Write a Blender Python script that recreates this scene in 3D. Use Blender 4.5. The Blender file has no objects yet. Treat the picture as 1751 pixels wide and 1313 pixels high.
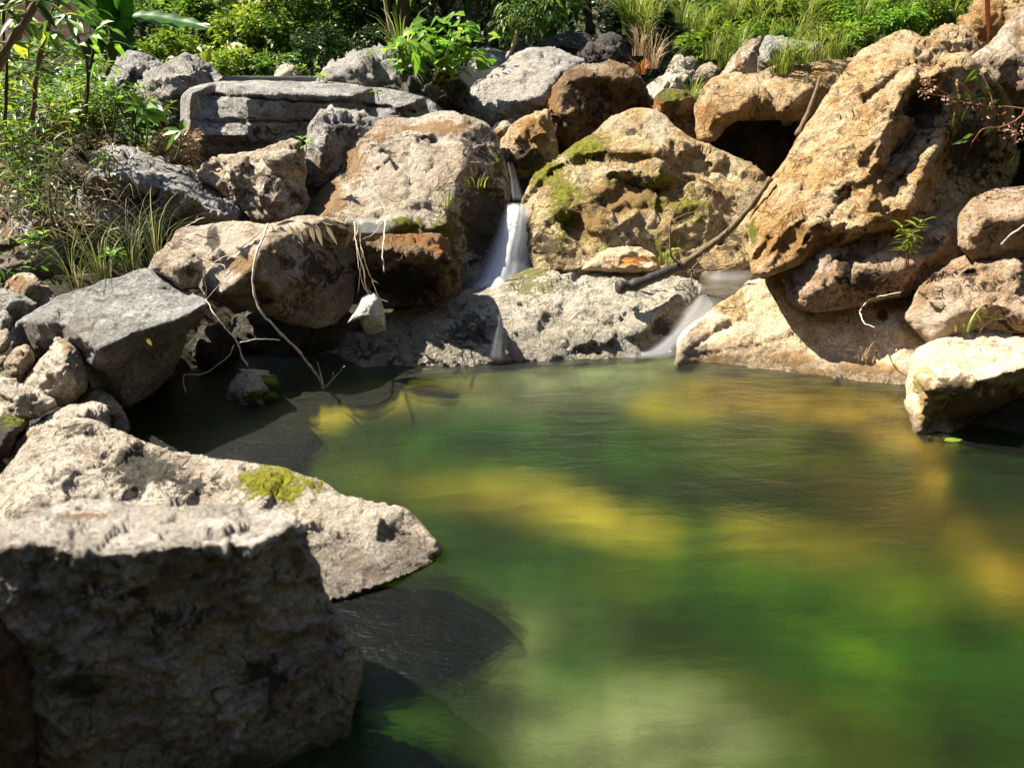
import bpy, math, random
import numpy as np
from mathutils import Vector
from mathutils.geometry import delaunay_2d_cdt

random.seed(7)
RS = np.random.RandomState(11)
SC = bpy.context.scene
COL = SC.collection
R = math.radians

# ------------------------------------------------------------------ camera
CAM_H, PITCH, F = 1.3, R(22.0), 1313.0
cam = bpy.data.cameras.new('camera')
cam_o = bpy.data.objects.new('camera', cam)
COL.objects.link(cam_o)
cam_o.location = (0, 0, CAM_H)
cam_o.rotation_euler = (R(90) - PITCH, 0, 0)
cam.sensor_width = 36.0
cam.lens = 27.0
cam.clip_start = 0.05
cam.clip_end = 500
cam.dof.use_dof = True
cam.dof.focus_distance = 4.1
cam.dof.aperture_fstop = 3.4
SC.camera = cam_o

# ------------------------------------------------------------------ sky, sun, exposure
TO_SUN = Vector((-0.61, 0.17, 0.77)).normalized()
SUN_EL = math.asin(TO_SUN.z)
SUN_AZ = math.atan2(TO_SUN.x, TO_SUN.y)
w = bpy.data.worlds.new("World")
SC.world = w
w.use_nodes = True
wn = w.node_tree
bg = wn.nodes['Background']
sky = wn.nodes.new('ShaderNodeTexSky')
sky.sky_type = 'NISHITA'
sky.sun_disc = False
sky.sun_elevation = SUN_EL
sky.sun_rotation = SUN_AZ
sky.altitude = 300
wn.links.new(sky.outputs[0], bg.inputs[0])
bg.inputs[1].default_value = 0.07
sun = bpy.data.lights.new('sun', 'SUN')
sun.energy = 5.0
sun.angle = R(0.5)
sun.color = (1.0, 0.91, 0.76)
sun_o = bpy.data.objects.new('sun', sun)
COL.objects.link(sun_o)
sun_o.rotation_euler = (-TO_SUN).to_track_quat('-Z', 'Y').to_euler()
sun_o.location = (-6, 3, 10)
vs = SC.view_settings
vs.view_transform = 'Standard'
vs.look = 'None'
vs.exposure = 1.7
vs.gamma = 1.0
vs.use_curve_mapping = False
SC.cycles.use_denoising = True
SC.cycles.max_bounces = 8
SC.cycles.transparent_max_bounces = 16
SC.cycles.caustics_reflective = False
SC.cycles.caustics_refractive = False

# ------------------------------------------------------------------ geometry helpers
CP, SP = math.cos(PITCH), math.sin(PITCH)

def rays(u, v):
    x = (np.asarray(u, float) - 875.5) / F
    y = (656.5 - np.asarray(v, float)) / F
    return np.stack([x, CP + y * SP, -SP + y * CP], -1)

def P(u, v, Y):
    """the place at distance Y ahead that is seen at (u, v)"""
    d = rays(u, v)
    t = np.asarray(Y, float) / d[..., 1]
    p = d * t[..., None]
    p[..., 2] += CAM_H
    return p

def onz(u, v, z):
    d = rays(u, v)
    t = (z - CAM_H) / d[..., 2]
    p = d * t[..., None]
    p[..., 2] += CAM_H
    return p

def pxm(Y):
    return Y * 0.00081

def _hash(ix, iy, iz, k):
    h = (ix * 374761393 + iy * 668265263 + iz * 2147483647 + k * 1274126177) & 0xffffffff
    h = ((h ^ (h >> 13)) * 1274126177) & 0xffffffff
    h = h ^ (h >> 16)
    return (h & 0xffff) / 65535.0

def perlin(p, seed=0):
    p = np.asarray(p, float)
    i = np.floor(p).astype(np.int64)
    f = p - i
    w_ = f * f * f * (f * (f * 6 - 15) + 10)
    out = np.zeros(len(p))
    for dx in (0, 1):
        for dy in (0, 1):
            for dz in (0, 1):
                a = _hash(i[:, 0] + dx, i[:, 1] + dy, i[:, 2] + dz, seed) * 2 * math.pi
                b = _hash(i[:, 0] + dx, i[:, 1] + dy, i[:, 2] + dz, seed + 17) * 2 - 1
                r = np.sqrt(1 - b * b)
                g = r * np.cos(a) * (f[:, 0] - dx) + r * np.sin(a) * (f[:, 1] - dy) + b * (f[:, 2] - dz)
                wx = w_[:, 0] if dx else 1 - w_[:, 0]
                wy = w_[:, 1] if dy else 1 - w_[:, 1]
                wz = w_[:, 2] if dz else 1 - w_[:, 2]
                out += g * wx * wy * wz
    return out * 1.5

def fbm(p, oct=4, seed=0, gain=0.5):
    a, s, tot = 1.0, 0.0, 0.0
    for k in range(oct):
        s = s + a * perlin(p * (2 ** k), seed + k * 31)
        a *= gain
    return s

def facet(p, seed=0):
    """cell noise whose cells are tilted planes: broken stone"""
    i = np.floor(p).astype(np.int64)
    best = np.full(len(p), 1e9)
    val = np.zeros(len(p))
    for dx in (-1, 0, 1):
        for dy in (-1, 0, 1):
            for dz in (-1, 0, 1):
                c = i + np.array([dx, dy, dz])
                j = np.stack([_hash(c[:, 0], c[:, 1], c[:, 2], seed + k) for k in (1, 2, 3)], -1)
                g = np.stack([_hash(c[:, 0], c[:, 1], c[:, 2], seed + k) for k in (5, 6, 7)], -1) * 2 - 1
                q = p - (c + j)
                d = (q * q).sum(-1)
                m = d < best
                val[m] = ((q * g).sum(-1) + g[:, 0] * 0.35)[m]
                best[m] = d[m]
    return val

def mesh_np(name, verts, faces):
    me = bpy.data.meshes.new(name)
    verts = np.asarray(verts, np.float32)
    tot = np.concatenate([np.full(len(f), f.shape[1], np.int32) for f in faces])
    idx = np.concatenate([f.reshape(-1) for f in faces]).astype(np.int32)
    me.vertices.add(len(verts))
    me.vertices.foreach_set('co', verts.reshape(-1))
    me.loops.add(len(idx))
    me.loops.foreach_set('vertex_index', idx)
    me.polygons.add(len(tot))
    st = np.zeros(len(tot), np.int32)
    st[1:] = np.cumsum(tot)[:-1]
    me.polygons.foreach_set('loop_start', st)
    me.polygons.foreach_set('loop_total', tot)
    me.update(calc_edges=True)
    me.validate()
    return me

def link(name, me, mat=None, parent=None, smooth=True, origin=None):
    if origin is not None:
        n = len(me.vertices)
        co = np.empty(n * 3, np.float32)
        me.vertices.foreach_get('co', co)
        co = co.reshape(-1, 3) - np.asarray(origin, np.float32)
        me.vertices.foreach_set('co', co.reshape(-1))
        me.update()
    o = bpy.data.objects.new(name, me)
    COL.objects.link(o)
    if mat:
        me.materials.append(mat)
    if smooth:
        me.shade_smooth()
    if origin is not None:
        o.location = tuple(float(a) for a in origin)
    if parent:
        o.parent = parent
    return o

def tag(o, label=None, cat=None, group=None, kind=None):
    if label: o['label'] = label
    if cat: o['category'] = cat
    if group: o['group'] = group
    if kind: o['kind'] = kind
    return o

def empty(name, loc, label, cat, group=None):
    o = bpy.data.objects.new(name, None)
    COL.objects.link(o)
    o.location = tuple(float(a) for a in loc)
    o.empty_display_size = 0.1
    return tag(o, label, cat, group)

def fattr(me, name, vals):
    a = me.attributes.new(name, 'FLOAT', 'POINT')
    a.data.foreach_set('value', np.asarray(vals, np.float32))

def cattr(me, name, vals):
    a = me.attributes.new(name, 'FLOAT_COLOR', 'POINT')
    a.data.foreach_set('color', np.asarray(vals, np.float32).reshape(-1))

# ------------------------------------------------------------------ node helpers
class NT:
    def __init__(s, name):
        s.m = bpy.data.materials.new(name)
        s.m.use_nodes = True
        s.t = s.m.node_tree
        s.t.nodes.clear()
        s.out = s.t.nodes.new('ShaderNodeOutputMaterial')
    def n(s, typ, ins=None, **props):
        nd = s.t.nodes.new('ShaderNode' + typ)
        for k, v in props.items():
            setattr(nd, k, v)
        for k, v in (ins or {}).items():
            s.set(nd.inputs[k], v)
        return nd
    def set(s, sock, v):
        if isinstance(v, bpy.types.NodeSocket):
            s.t.links.new(v, sock)
        elif isinstance(v, (tuple, list)) and sock.type == 'RGBA' and len(v) == 3:
            sock.default_value = (*v, 1)
        else:
            sock.default_value = v
    def noise(s, vec, scale, detail=4, rough=0.55, dist=0.0, typ='FBM'):
        nd = s.n('TexNoise', {'Vector': vec, 'Scale': scale, 'Detail': detail, 'Roughness': rough, 'Distortion': dist})
        return nd.outputs[0]
    def math(s, op, a, b=0.0, c=None, clamp=False):
        nd = s.n('Math', operation=op, use_clamp=clamp)
        s.set(nd.inputs[0], a); s.set(nd.inputs[1], b)
        if c is not None: s.set(nd.inputs[2], c)
        return nd.outputs[0]
    def step(s, v, lo, hi, a=0.0, b=1.0):
        nd = s.n('MapRange', {'Value': v, 'From Min': lo, 'From Max': hi, 'To Min': a, 'To Max': b}, interpolation_type='SMOOTHSTEP')
        return nd.outputs[0]
    def mix(s, fac, a, b, mode='MIX'):
        nd = s.n('Mix', data_type='RGBA', blend_type=mode)
        s.set(nd.inputs[0], fac); s.set(nd.inputs[6], a); s.set(nd.inputs[7], b)
        return nd.outputs[2]
    def scalec(s, col, f):
        nd = s.n('VectorMath', {0: col, 'Scale': f}, operation='SCALE')
        return nd.outputs[0]
    def mapping(s, vec, scale=(1, 1, 1), rot=(0, 0, 0)):
        nd = s.n('Mapping', {'Vector': vec, 'Scale': scale, 'Rotation': rot})
        return nd.outputs[0]
    def surf(s, sh):
        s.t.links.new(sh, s.out.inputs[0])
        return s.m

def rock_mat(name, c1, c2, cd, moss=(.22, .24, .02), ochre=(.36, .19, .06), pale=(.62, .56, .46),
             sc=1.0, dark=.55, bump=.9, rough=.85, streak=0.0, spec=.25, wet_h=.03, wet_k=.6):
    s = NT(name)
    pos = s.n('NewGeometry').outputs['Position']
    n0 = s.noise(pos, 1.7 * sc, 5, .6)
    n1 = s.noise(pos, 4.2 * sc, 8, .62, .4)
    n2 = s.noise(pos, 11 * sc, 10, .7, 1.6)
    n3 = s.noise(pos, 75 * sc, 5, .65)
    n4 = s.noise(pos, 210 * sc, 3, .6)
    col = s.mix(s.step(n1, .4, .6), c1, c2)
    col = s.mix(s.math('MULTIPLY', s.step(n2, .51, .63), min(1, dark * 1.25)), col, cd)
    col = s.mix(s.math('MULTIPLY', s.step(n0, .52, .72), .25), col, ochre)
    if streak:
        st = s.noise(s.mapping(pos, (14 * sc, 14 * sc, 1.6 * sc)), 1.0, 6, .65, .8)
        col = s.mix(s.math('MULTIPLY', s.step(st, .5, .66), streak), col, cd)
    col = s.scalec(col, s.step(n3, .28, .72, .62, 1.42))
    col = s.scalec(col, s.step(s.noise(pos, 8 * sc, 6, .6, 1.0), .3, .7, .8, 1.25))
    col = s.scalec(col, s.step(n4, .3, .7, .85, 1.13))
    at = s.n('Attribute', attribute_name='marks', attribute_type='GEOMETRY')
    sep = s.n('SeparateColor', {0: at.outputs['Color']})
    a = at.outputs['Alpha']
    def mask(ch, nz, k=1.3, lo=.42, hi=.62):
        return s.step(s.math('MULTIPLY_ADD', s.math('SUBTRACT', nz, .5), k, ch), lo, hi)
    col = s.mix(mask(a, n2), col, s.scalec(s.n('RGB').outputs[0] if False else s.mix(n3, pale, c2), 1.0))
    col = s.mix(s.math('MULTIPLY', mask(sep.outputs[2], n2), .85), col, s.mix(n3, ochre, tuple(.55 * x for x in ochre)))
    col = s.mix(s.math('MULTIPLY', mask(sep.outputs[1], n2, 1.8), .9), col, tuple(.55 * x for x in cd))
    nm = s.noise(pos, 38 * sc, 8, .75)
    mm = mask(sep.outputs[0], s.math('MULTIPLY_ADD', nm, .6, s.math('MULTIPLY', n2, .4)), 3.2)
    col = s.mix(mm, col, s.mix(s.step(nm, .35, .65), tuple(.35 * x for x in moss), moss))
    # cracks
    wv = s.n('VectorMath', {0: pos, 1: s.n('VectorMath', {0: s.n('TexNoise', {'Vector': pos, 'Scale': 6.0 * sc, 'Detail': 5.0}).outputs[1], 'Scale': .22 / sc}, operation='SCALE').outputs[0]}, operation='ADD').outputs[0]
    vo = s.n('TexVoronoi', {'Vector': wv, 'Scale': 2.6 * sc}, feature='DISTANCE_TO_EDGE').outputs['Distance']
    ck = s.math('MULTIPLY', s.step(vo, .0, .014, 1, 0), s.step(n1, .5, .6))
    col = s.scalec(col, s.math('SUBTRACT', 1.0, s.math('MULTIPLY', ck, .5)))
    # wet foot
    z = s.n('SeparateXYZ', {0: pos}).outputs[2]
    wet = s.step(s.math('MULTIPLY_ADD', s.math('SUBTRACT', n2, .5), .14, z), wet_h - .02, wet_h + .05, 1, 0)
    col = s.scalec(col, s.math('SUBTRACT', 1.0, s.math('MULTIPLY', wet, wet_k)))
    rgh = s.math('SUBTRACT', s.math('MULTIPLY_ADD', n2, .2, rough - .1), s.math('MULTIPLY', wet, rough - .28))
    # relief
    n5 = s.noise(pos, 26 * sc, 12, .72, .3)
    h = s.math('MULTIPLY_ADD', n3, .16, s.math('MULTIPLY', n5, .8))
    h = s.math('MULTIPLY_ADD', n2, .7, h)
    h = s.math('SUBTRACT', h, s.math('MULTIPLY', ck, .25))
    h = s.math('MULTIPLY_ADD', mm, s.math('MULTIPLY', nm, .6), h)
    b = s.n('Bump', {'Strength': min(1, bump * 1.15), 'Distance': .075 / sc, 'Height': h})
    pr = s.n('BsdfPrincipled', {'Base Color': col, 'Roughness': rgh, 'Specular IOR Level': spec, 'Normal': b.outputs[0]})
    return s.surf(pr.outputs[0])

def leaf_mat(name, cols, trans=.45, rough=.42, spec=.35):
    s = NT(name)
    a = s.n('Attribute', attribute_name='rnd', attribute_type='GEOMETRY').outputs['Fac']
    cr = s.n('ValToRGB', {0: a})
    e = cr.color_ramp.elements
    while len(e) < len(cols):
        e.new(.5)
    for k, c in enumerate(cols):
        e[k].position = k / (len(cols) - 1)
        e[k].color = (*c, 1)
    pos = s.n('NewGeometry').outputs['Position']
    col = s.scalec(cr.outputs[0], s.step(s.noise(pos, 40, 3), .3, .7, .75, 1.2))
    pr = s.n('BsdfPrincipled', {'Base Color': col, 'Roughness': rough, 'Specular IOR Level': spec})
    tr = s.n('BsdfTranslucent', {0: s.mix(.5, s.scalec(col, 1.5), (.35, .42, .02), 'MULTIPLY') if False else s.scalec(col, 1.6)})
    mx = s.n('MixShader', {0: trans, 1: pr.outputs[0], 2: tr.outputs[0]})
    return s.surf(mx.outputs[0])

def plain_mat(name, c1, c2, scale=20, rough=.8, bump=.4, dist=.01, stretch=(1, 1, 1), spec=.2):
    s = NT(name)
    pos = s.n('NewGeometry').outputs['Position']
    v = s.mapping(pos, stretch)
    n = s.noise(v, scale, 8, .65, .4)
    col = s.mix(s.step(n, .35, .65), c1, c2)
    b = s.n('Bump', {'Strength': bump, 'Distance': dist, 'Height': n})
    return s.surf(s.n('BsdfPrincipled', {'Base Color': col, 'Roughness': rough, 'Normal': b.outputs[0], 'Specular IOR Level': spec}).outputs[0])

M = {}
M['grey'] = rock_mat('grey_limestone', (.42, .40, .37), (.29, .275, .25), (.07, .068, .066), ochre=(.27, .20, .13))
M['blue'] = rock_mat('blue_grey_limestone', (.40, .39, .375), (.27, .265, .255), (.06, .059, .058), ochre=(.24, .20, .15), dark=.5)
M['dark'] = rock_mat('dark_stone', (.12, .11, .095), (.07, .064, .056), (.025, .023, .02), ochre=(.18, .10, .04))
M['brown'] = rock_mat('brown_stained_stone', (.26, .18, .10), (.16, .10, .05), (.035, .027, .018), ochre=(.34, .16, .045), sc=1.2, dark=.7)
M['tan'] = rock_mat('tan_limestone', (.54, .46, .37), (.41, .33, .24), (.10, .078, .05), ochre=(.36, .21, .085), dark=.5)
M['warm'] = rock_mat('ochre_limestone', (.56, .42, .26), (.42, .28, .14), (.085, .06, .033), ochre=(.42, .23, .07), dark=.65, sc=1.1)
M['karst'] = rock_mat('pitted_ochre_limestone', (.61, .46, .28), (.47, .29, .12), (.07, .045, .022), ochre=(.42, .22, .06), dark=.7, streak=.35, sc=1.2, bump=.9)
M['shore'] = rock_mat('pale_shore_stone', (.58, .46, .32), (.50, .375, .23), (.20, .14, .08), ochre=(.42, .26, .10), dark=.3, bump=.5, wet_h=.05)
M['pock'] = rock_mat('pocked_brown_stone', (.50, .37, .26), (.36, .24, .14), (.05, .034, .02), ochre=(.36, .2, .08), dark=.7, sc=1.6, bump=.9)
M['pale'] = rock_mat('pale_limestone', (.66, .60, .50), (.56, .49, .39), (.2, .17, .13), ochre=(.48, .34, .2), dark=.3)
M['wet'] = rock_mat('wet_streambed_stone', (.52, .475, .375), (.40, .355, .27), (.045, .042, .038), moss=(.30, .29, .06), ochre=(.25, .19, .09), dark=.6, rough=.55, spec=.6, bump=1.0, sc=1.3, wet_h=.10, wet_k=.28)
M['fore'] = rock_mat('foreground_limestone', (.56, .52, .46), (.38, .345, .30), (.08, .07, .06), ochre=(.34, .20, .11), pale=(.55, .50, .44), dark=.75, sc=1.9, bump=.9)
M['low'] = rock_mat('stained_limestone', (.60, .54, .45), (.45, .38, .30), (.075, .065, .05), moss=(.36, .36, .02), ochre=(.34, .21, .10), dark=.65, sc=1.5, bump=.9, wet_h=.03)
M['mossy'] = rock_mat('mossy_ochre_limestone', (.56, .45, .27), (.42, .30, .14), (.10, .075, .035), moss=(.33, .33, .025), ochre=(.36, .22, .07), dark=.6, sc=1.1, bump=.9)

# ------------------------------------------------------------------ rock builder
def seg_dist(p, loop, closed=True):
    a = np.asarray(loop, float)
    b = np.roll(a, -1, 0) if closed else a[1:]
    if not closed: a = a[:-1]
    best = np.full(len(p), 1e9)
    for k in range(len(a)):
        d = b[k] - a[k]
        t = np.clip(((p - a[k]) @ d) / max(d @ d, 1e-9), 0, 1)
        q = p - a[k] - t[:, None] * d
        best = np.minimum(best, (q * q).sum(-1))
    return np.sqrt(best)

def inside(p, loop):
    a = np.asarray(loop, float)
    b = np.roll(a, -1, 0)
    c = np.zeros(len(p), bool)
    for k in range(len(a)):
        cond = (a[k, 1] > p[:, 1]) != (b[k, 1] > p[:, 1])
        x = (b[k, 0] - a[k, 0]) * (p[:, 1] - a[k, 1]) / (b[k, 1] - a[k, 1] + 1e-12) + a[k, 0]
        c ^= cond & (p[:, 0] < x)
    return c

NROCK = [0]

def rock(label, mat, out, Yb, Yt, inner=(), T=None, step=None, rnd=24, rd=1.0, amp=1.0, fac=1.0, sm=3,
         marks=(), cracks=(), dents=(), groove=None, name='boulder', cat='boulder', group=None, holes=0.0):
    NROCK[0] += 1
    seed = NROCK[0] * 101
    rs = np.random.RandomState(seed)
    o2 = np.array([[q[0], q[1]] for q in out], float)
    vmin, vmax = o2[:, 1].min(), o2[:, 1].max()
    size = max(np.ptp(o2[:, 0]), vmax - vmin)
    ramp = lambda v: Yb + (Yt - Yb) * (vmax - v) / (vmax - vmin)
    # coarse depth net
    cu = [(q[0], q[1]) for q in out] + [(q[0], q[1]) for q in inner]
    cy = [(q[2] if len(q) > 2 else ramp(q[1])) for q in out] + [q[2] for q in inner]
    n = len(out)
    r_ = delaunay_2d_cdt([Vector(c) for c in cu], [(k, (k + 1) % n) for k in range(n)], [], 0, 1e-4)
    cv = np.array([tuple(v) for v in r_[0]])
    orig = r_[3]
    cyy = np.array([np.mean([cy[i] for i in ids]) if len(ids) else ramp(cv[k, 1]) for k, ids in enumerate(orig)])
    ct = np.array([f for f in r_[2]], int)
    # outline: resample, soften, roughen
    if step is None:
        step = float(np.clip(size / 55.0, 2.6, 5.0))
    pts = []
    for k in range(n):
        a, b = o2[k], o2[(k + 1) % n]
        m = max(1, int(np.linalg.norm(b - a) / step))
        for j in range(m):
            pts.append(a + (b - a) * j / m)
    pts = np.array(pts)
    for _ in range(max(1, int(7 / step)) + 1):
        pts = .25 * np.roll(pts, 1, 0) + .5 * pts + .25 * np.roll(pts, -1, 0)
    jit = np.stack([fbm(np.c_[pts / (size * .16), np.full(len(pts), seed * .37)], 4, seed), fbm(np.c_[pts / (size * .16), np.full(len(pts), seed * .77)], 4, seed + 5)], -1)
    pts = pts + jit * min(size * .012, 3.2)
    # interior points
    gx = np.arange(pts[:, 0].min(), pts[:, 0].max(), step)
    gy = np.arange(pts[:, 1].min(), pts[:, 1].max(), step * .866)
    X, Yg = np.meshgrid(gx, gy)
    X = X + (np.arange(len(gy)) % 2)[:, None] * step * .5
    g = np.stack([X.ravel(), Yg.ravel()], -1) + rs.uniform(-.22, .22, (X.size, 2)) * step
    g = g[inside(g, pts)]
    g = g[seg_dist(g, pts) > step * .55]
    allp = np.concatenate([pts, g])
    nb = len(pts)
    r_ = delaunay_2d_cdt([Vector(p) for p in allp], [(k, (k + 1) % nb) for k in range(nb)], [], 1, 1e-5)
    uv = np.array([tuple(v) for v in r_[0]])
    tri = np.array([f for f in r_[2] if len(f) == 3], int)
    # depth on the net
    Yd = np.full(len(uv), np.nan)
    best = np.full(len(uv), -1e9)
    for t in ct:
        a, b, c = cv[t]
        den = (b[1] - c[1]) * (a[0] - c[0]) + (c[0] - b[0]) * (a[1] - c[1])
        if abs(den) < 1e-9: continue
        l1 = ((b[1] - c[1]) * (uv[:, 0] - c[0]) + (c[0] - b[0]) * (uv[:, 1] - c[1])) / den
        l2 = ((c[1] - a[1]) * (uv[:, 0] - c[0]) + (a[0] - c[0]) * (uv[:, 1] - c[1])) / den
        l3 = 1 - l1 - l2
        mn = np.minimum(np.minimum(l1, l2), l3)
        m = mn > best
        lc = np.clip(np.stack([l1, l2, l3], -1), 0, 1)
        lc /= lc.sum(-1, keepdims=True)
        Yd[m] = (lc @ cyy[t])[m]
        best[m] = mn[m]
    # neighbours
    ed = np.concatenate([tri[:, [0, 1]], tri[:, [1, 2]], tri[:, [2, 0]]])
    es = np.sort(ed, 1)
    ue, cnt = np.unique(es, axis=0, return_counts=True)
    bnd = np.zeros(len(uv), bool)
    bnd[ue[cnt == 1].ravel()] = True
    deg = np.zeros(len(uv))
    np.add.at(deg, ue[:, 0], 1); np.add.at(deg, ue[:, 1], 1)
    for _ in range(sm):
        acc = np.zeros(len(uv))
        np.add.at(acc, ue[:, 0], Yd[ue[:, 1]]); np.add.at(acc, ue[:, 1], Yd[ue[:, 0]])
        Yd = .4 * Yd + .6 * acc / np.maximum(deg, 1)
    Ym = float(np.mean(Yd))
    s = pxm(Ym)
    e = seg_dist(uv, uv[bnd] if False else pts)
    e[bnd] = 0
    w_ = min(rnd * .6, size * .14)
    k = 1 - np.clip(e / w_, 0, 1)
    Yd = Yd + rd * w_ * s * (1 - np.sqrt(np.maximum(1 - k * k, 0)))
    # carved features
    Yf = Yd.copy()
    for (pl, wd, dp) in cracks:
        wob = np.stack([fbm(np.c_[uv / 22, np.full(len(uv), 3.3)], 3, seed + 3), fbm(np.c_[uv / 22, np.full(len(uv), 9.3)], 3, seed + 4)], -1) * 4
        d = seg_dist(uv + wob, pl, False)
        Yf += dp * s * np.exp(-(d / wd) ** 2) * np.clip(e / 6, 0, 1)
    for (u0, v0, ru, rv, ang, dp) in dents:
        ca, sa = math.cos(R(ang)), math.sin(R(ang))
        du, dv = uv[:, 0] - u0, uv[:, 1] - v0
        nz = 1 + .45 * fbm(np.c_[uv / 18, np.full(len(uv), 5.1)], 3, seed + 9)
        q = ((du * ca + dv * sa) / ru) ** 2 + ((-du * sa + dv * ca) / rv) ** 2
        Yf += dp * s * np.exp(-(q * nz) ** 1.5) * np.clip(e / 8, 0, 1)
    if groove:
        ang, wl, dp, el = groove
        ca, sa = math.cos(R(ang)), math.sin(R(ang))
        wob = fbm(np.c_[uv / (wl * 3), np.full(len(uv), 2.2)], 3, seed + 8) * wl * .6
        al = uv[:, 0] * ca + uv[:, 1] * sa
        ac = -uv[:, 0] * sa + uv[:, 1] * ca + wob
        g1 = fbm(np.c_[al / (wl * el), ac / wl, np.full(len(uv), seed * .1)], 3, seed + 6)
        Yf += dp * s * np.clip((g1 - .08) * 2.2, -.35, 1) * np.clip(e / 10, 0, 1)
    if T is None:
        T = size * s * .7
    kb = 1 - np.clip(e / max(size * .3, 8), 0, 1)
    Yk = Yd + T * np.sqrt(np.maximum(1 - kb * kb, 0)) + .004
    pf = P(uv[:, 0], uv[:, 1], Yf)
    ib = np.where(~bnd)[0]
    bmap = np.arange(len(uv))
    bmap[ib] = len(uv) + np.arange(len(ib))
    pb = P(uv[ib, 0], uv[ib, 1], np.maximum(Yk[ib], Yf[ib] + .01))
    V = np.concatenate([pf, pb])
    # orient: front faces toward the camera
    a, b, c = pf[tri[:, 0]], pf[tri[:, 1]], pf[tri[:, 2]]
    nn = np.cross(b - a, c - a)
    view = a - np.array([0, 0, CAM_H])
    flip = (nn * view).sum(-1) > 0
    tri[flip] = tri[flip][:, ::-1]
    T2 = np.concatenate([tri, bmap[tri][:, ::-1]])
    fn = np.cross(V[T2[:, 1]] - V[T2[:, 0]], V[T2[:, 2]] - V[T2[:, 0]])
    vn = np.zeros_like(V)
    for j in range(3):
        np.add.at(vn, T2[:, j], fn)
    vn /= np.linalg.norm(vn, axis=1, keepdims=True) + 1e-12
    q = V / s
    sz = size / 250.0
    warp = np.stack([perlin(q / 30 + 7.7 * k_, seed + 40 + k_) for k_ in range(3)], -1) * 5
    big = max(60 * min(sz, 1.3), 18)
    m_ = min(sz + .35, 1)
    disp = amp * (big * .05 * fbm(q / big, 2, seed) + m_ * (1.3 * fbm(q / 18, 4, seed + 50, .55) + 4.5 * (.25 - np.abs(fbm(q / 34, 4, seed + 55, .5)))))
    disp += fac * min(1, sz * 1.15 + .04) * (12.5 * facet((q + warp) * np.array([1, 1, 1.25]) / (big * 1.05), seed + 60) + 4.2 * facet((q + warp) / (big * .33), seed + 70))
    if holes:
        h = fbm(q / 16, 3, seed + 80)
        disp -= holes * 9 * np.clip(h - .22, 0, .5)
    mk = np.zeros((len(V), 4))
    ch = {'moss': 0, 'dark': 1, 'ochre': 2, 'pale': 3}  # dark is lichen and stain, on some rocks also painted shade
    for (u0, v0, ru, rv, c, st) in marks:
        d = ((uv[:, 0] - u0) / ru) ** 2 + ((uv[:, 1] - v0) / rv) ** 2
        mk[:len(uv), ch[c]] = np.maximum(mk[:len(uv), ch[c]], st * np.exp(-d * .8))
    mk[len(uv):] = mk[:len(uv)][ib]
    disp += 2.6 * np.clip((mk[:, 0] - .4) * 2.5, 0, 1) * (.6 + 1.2 * np.abs(fbm(q / 7, 2, seed + 90)))
    lim = np.ones(len(V))
    lim[:len(uv)] = np.clip(.3 + e / 14, 0, 1)
    V = V + vn * (disp * lim * s)[:, None]
    me = mesh_np(name, V, [T2])
    cattr(me, 'marks', mk)
    base = np.array([V[:, 0].mean(), V[:, 1].mean(), V[:, 2].min()])
    o = link(name, me, M[mat], origin=base)
    return tag(o, label, cat, group)

# ================================================================== GROUND
def S(x, a, b):
    t = np.clip((x - a) / (b - a), 0, 1)
    return t * t * (3 - 2 * t)

def ground_z(x, y):
    x = np.asarray(x, float); y = np.asarray(y, float)
    ys = 3.46 - .3 * S(x, .9, 1.45) - .42 * S(x, 1.4, 1.6)
    z = -.30 + .26 * S(y, ys - 1.1, ys - .05) + 0 * x
    xl = -1.25 - .25 * S(y, 1.6, 2.8)
    xr = 2.4 - .75 * S(y, 2.2, 3.0)
    z = z + (.30 + .2 * S(y, 3.7, 4.6) + .28 * (1 - S(y, 1.7, 2.6))) * S(xl - x, -.1, .7) * (1 - .7 * S(y, 4.2, 5.6))
    z = z + (.3 + .4 * S(y, 4.2, 5.6)) * S(x - xr, -.1, .8)
    z = np.maximum(z, -.30 + .46 * S(y, 3.55, 4.1) + .55 * S(y, 4.5, 6.2) + .25 * S(y, 6.2, 8))
    gul = 1 - .75 * np.exp(-((x - .3) / 1.5) ** 2)
    z = z + np.maximum(y - 8.0, 0) * .42 * gul + np.maximum(y - 14, 0) * .5
    z = z + np.maximum(-1.9 - x, 0) * .16 * S(y, 2, 4.5) + np.maximum(-5.5 - x, 0) * .35
    z = z + np.maximum(x - 2.3 - .8 * (1 - S(y, 4.2, 5.6)), 0) * .75
    z = z + np.maximum(-1.5 - y, 0) * 2.0 * (1 - .75 * S(-y, 5, 9))  # steep unseen slope behind the camera, added to cut sky light
    return z

def axis(lo, hi, a, b, fine, coarse):
    mid = np.linspace(a, b, fine)
    t = np.linspace(0, 1, coarse)[1:]
    return np.concatenate([(a + (lo - a) * t ** 2)[::-1], mid, b + (hi - b) * t ** 2])

gx = axis(-60, 60, -2.6, 2.6, 180, 50)
gy = axis(-40, 90, 0.3, 4.6, 150, 60)
GX, GY = np.meshgrid(gx, gy)
GZ = ground_z(GX, GY)
pp = np.stack([GX.ravel(), GY.ravel(), np.zeros(GX.size)], -1)
rough = fbm(pp * 1.3, 4, 3)
GZ = GZ + (rough * np.where(GZ.ravel() < -.02, .02, .12)).reshape(GZ.shape)
gv = np.stack([GX.ravel(), GY.ravel(), GZ.ravel()], -1)
ni, nj = len(gy), len(gx)
ii = (np.arange(ni - 1)[:, None] * nj + np.arange(nj - 1)[None]).ravel()
gq = np.stack([ii, ii + 1, ii + nj + 1, ii + nj], -1)
gme = mesh_np('ground', gv, [gq])
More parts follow.
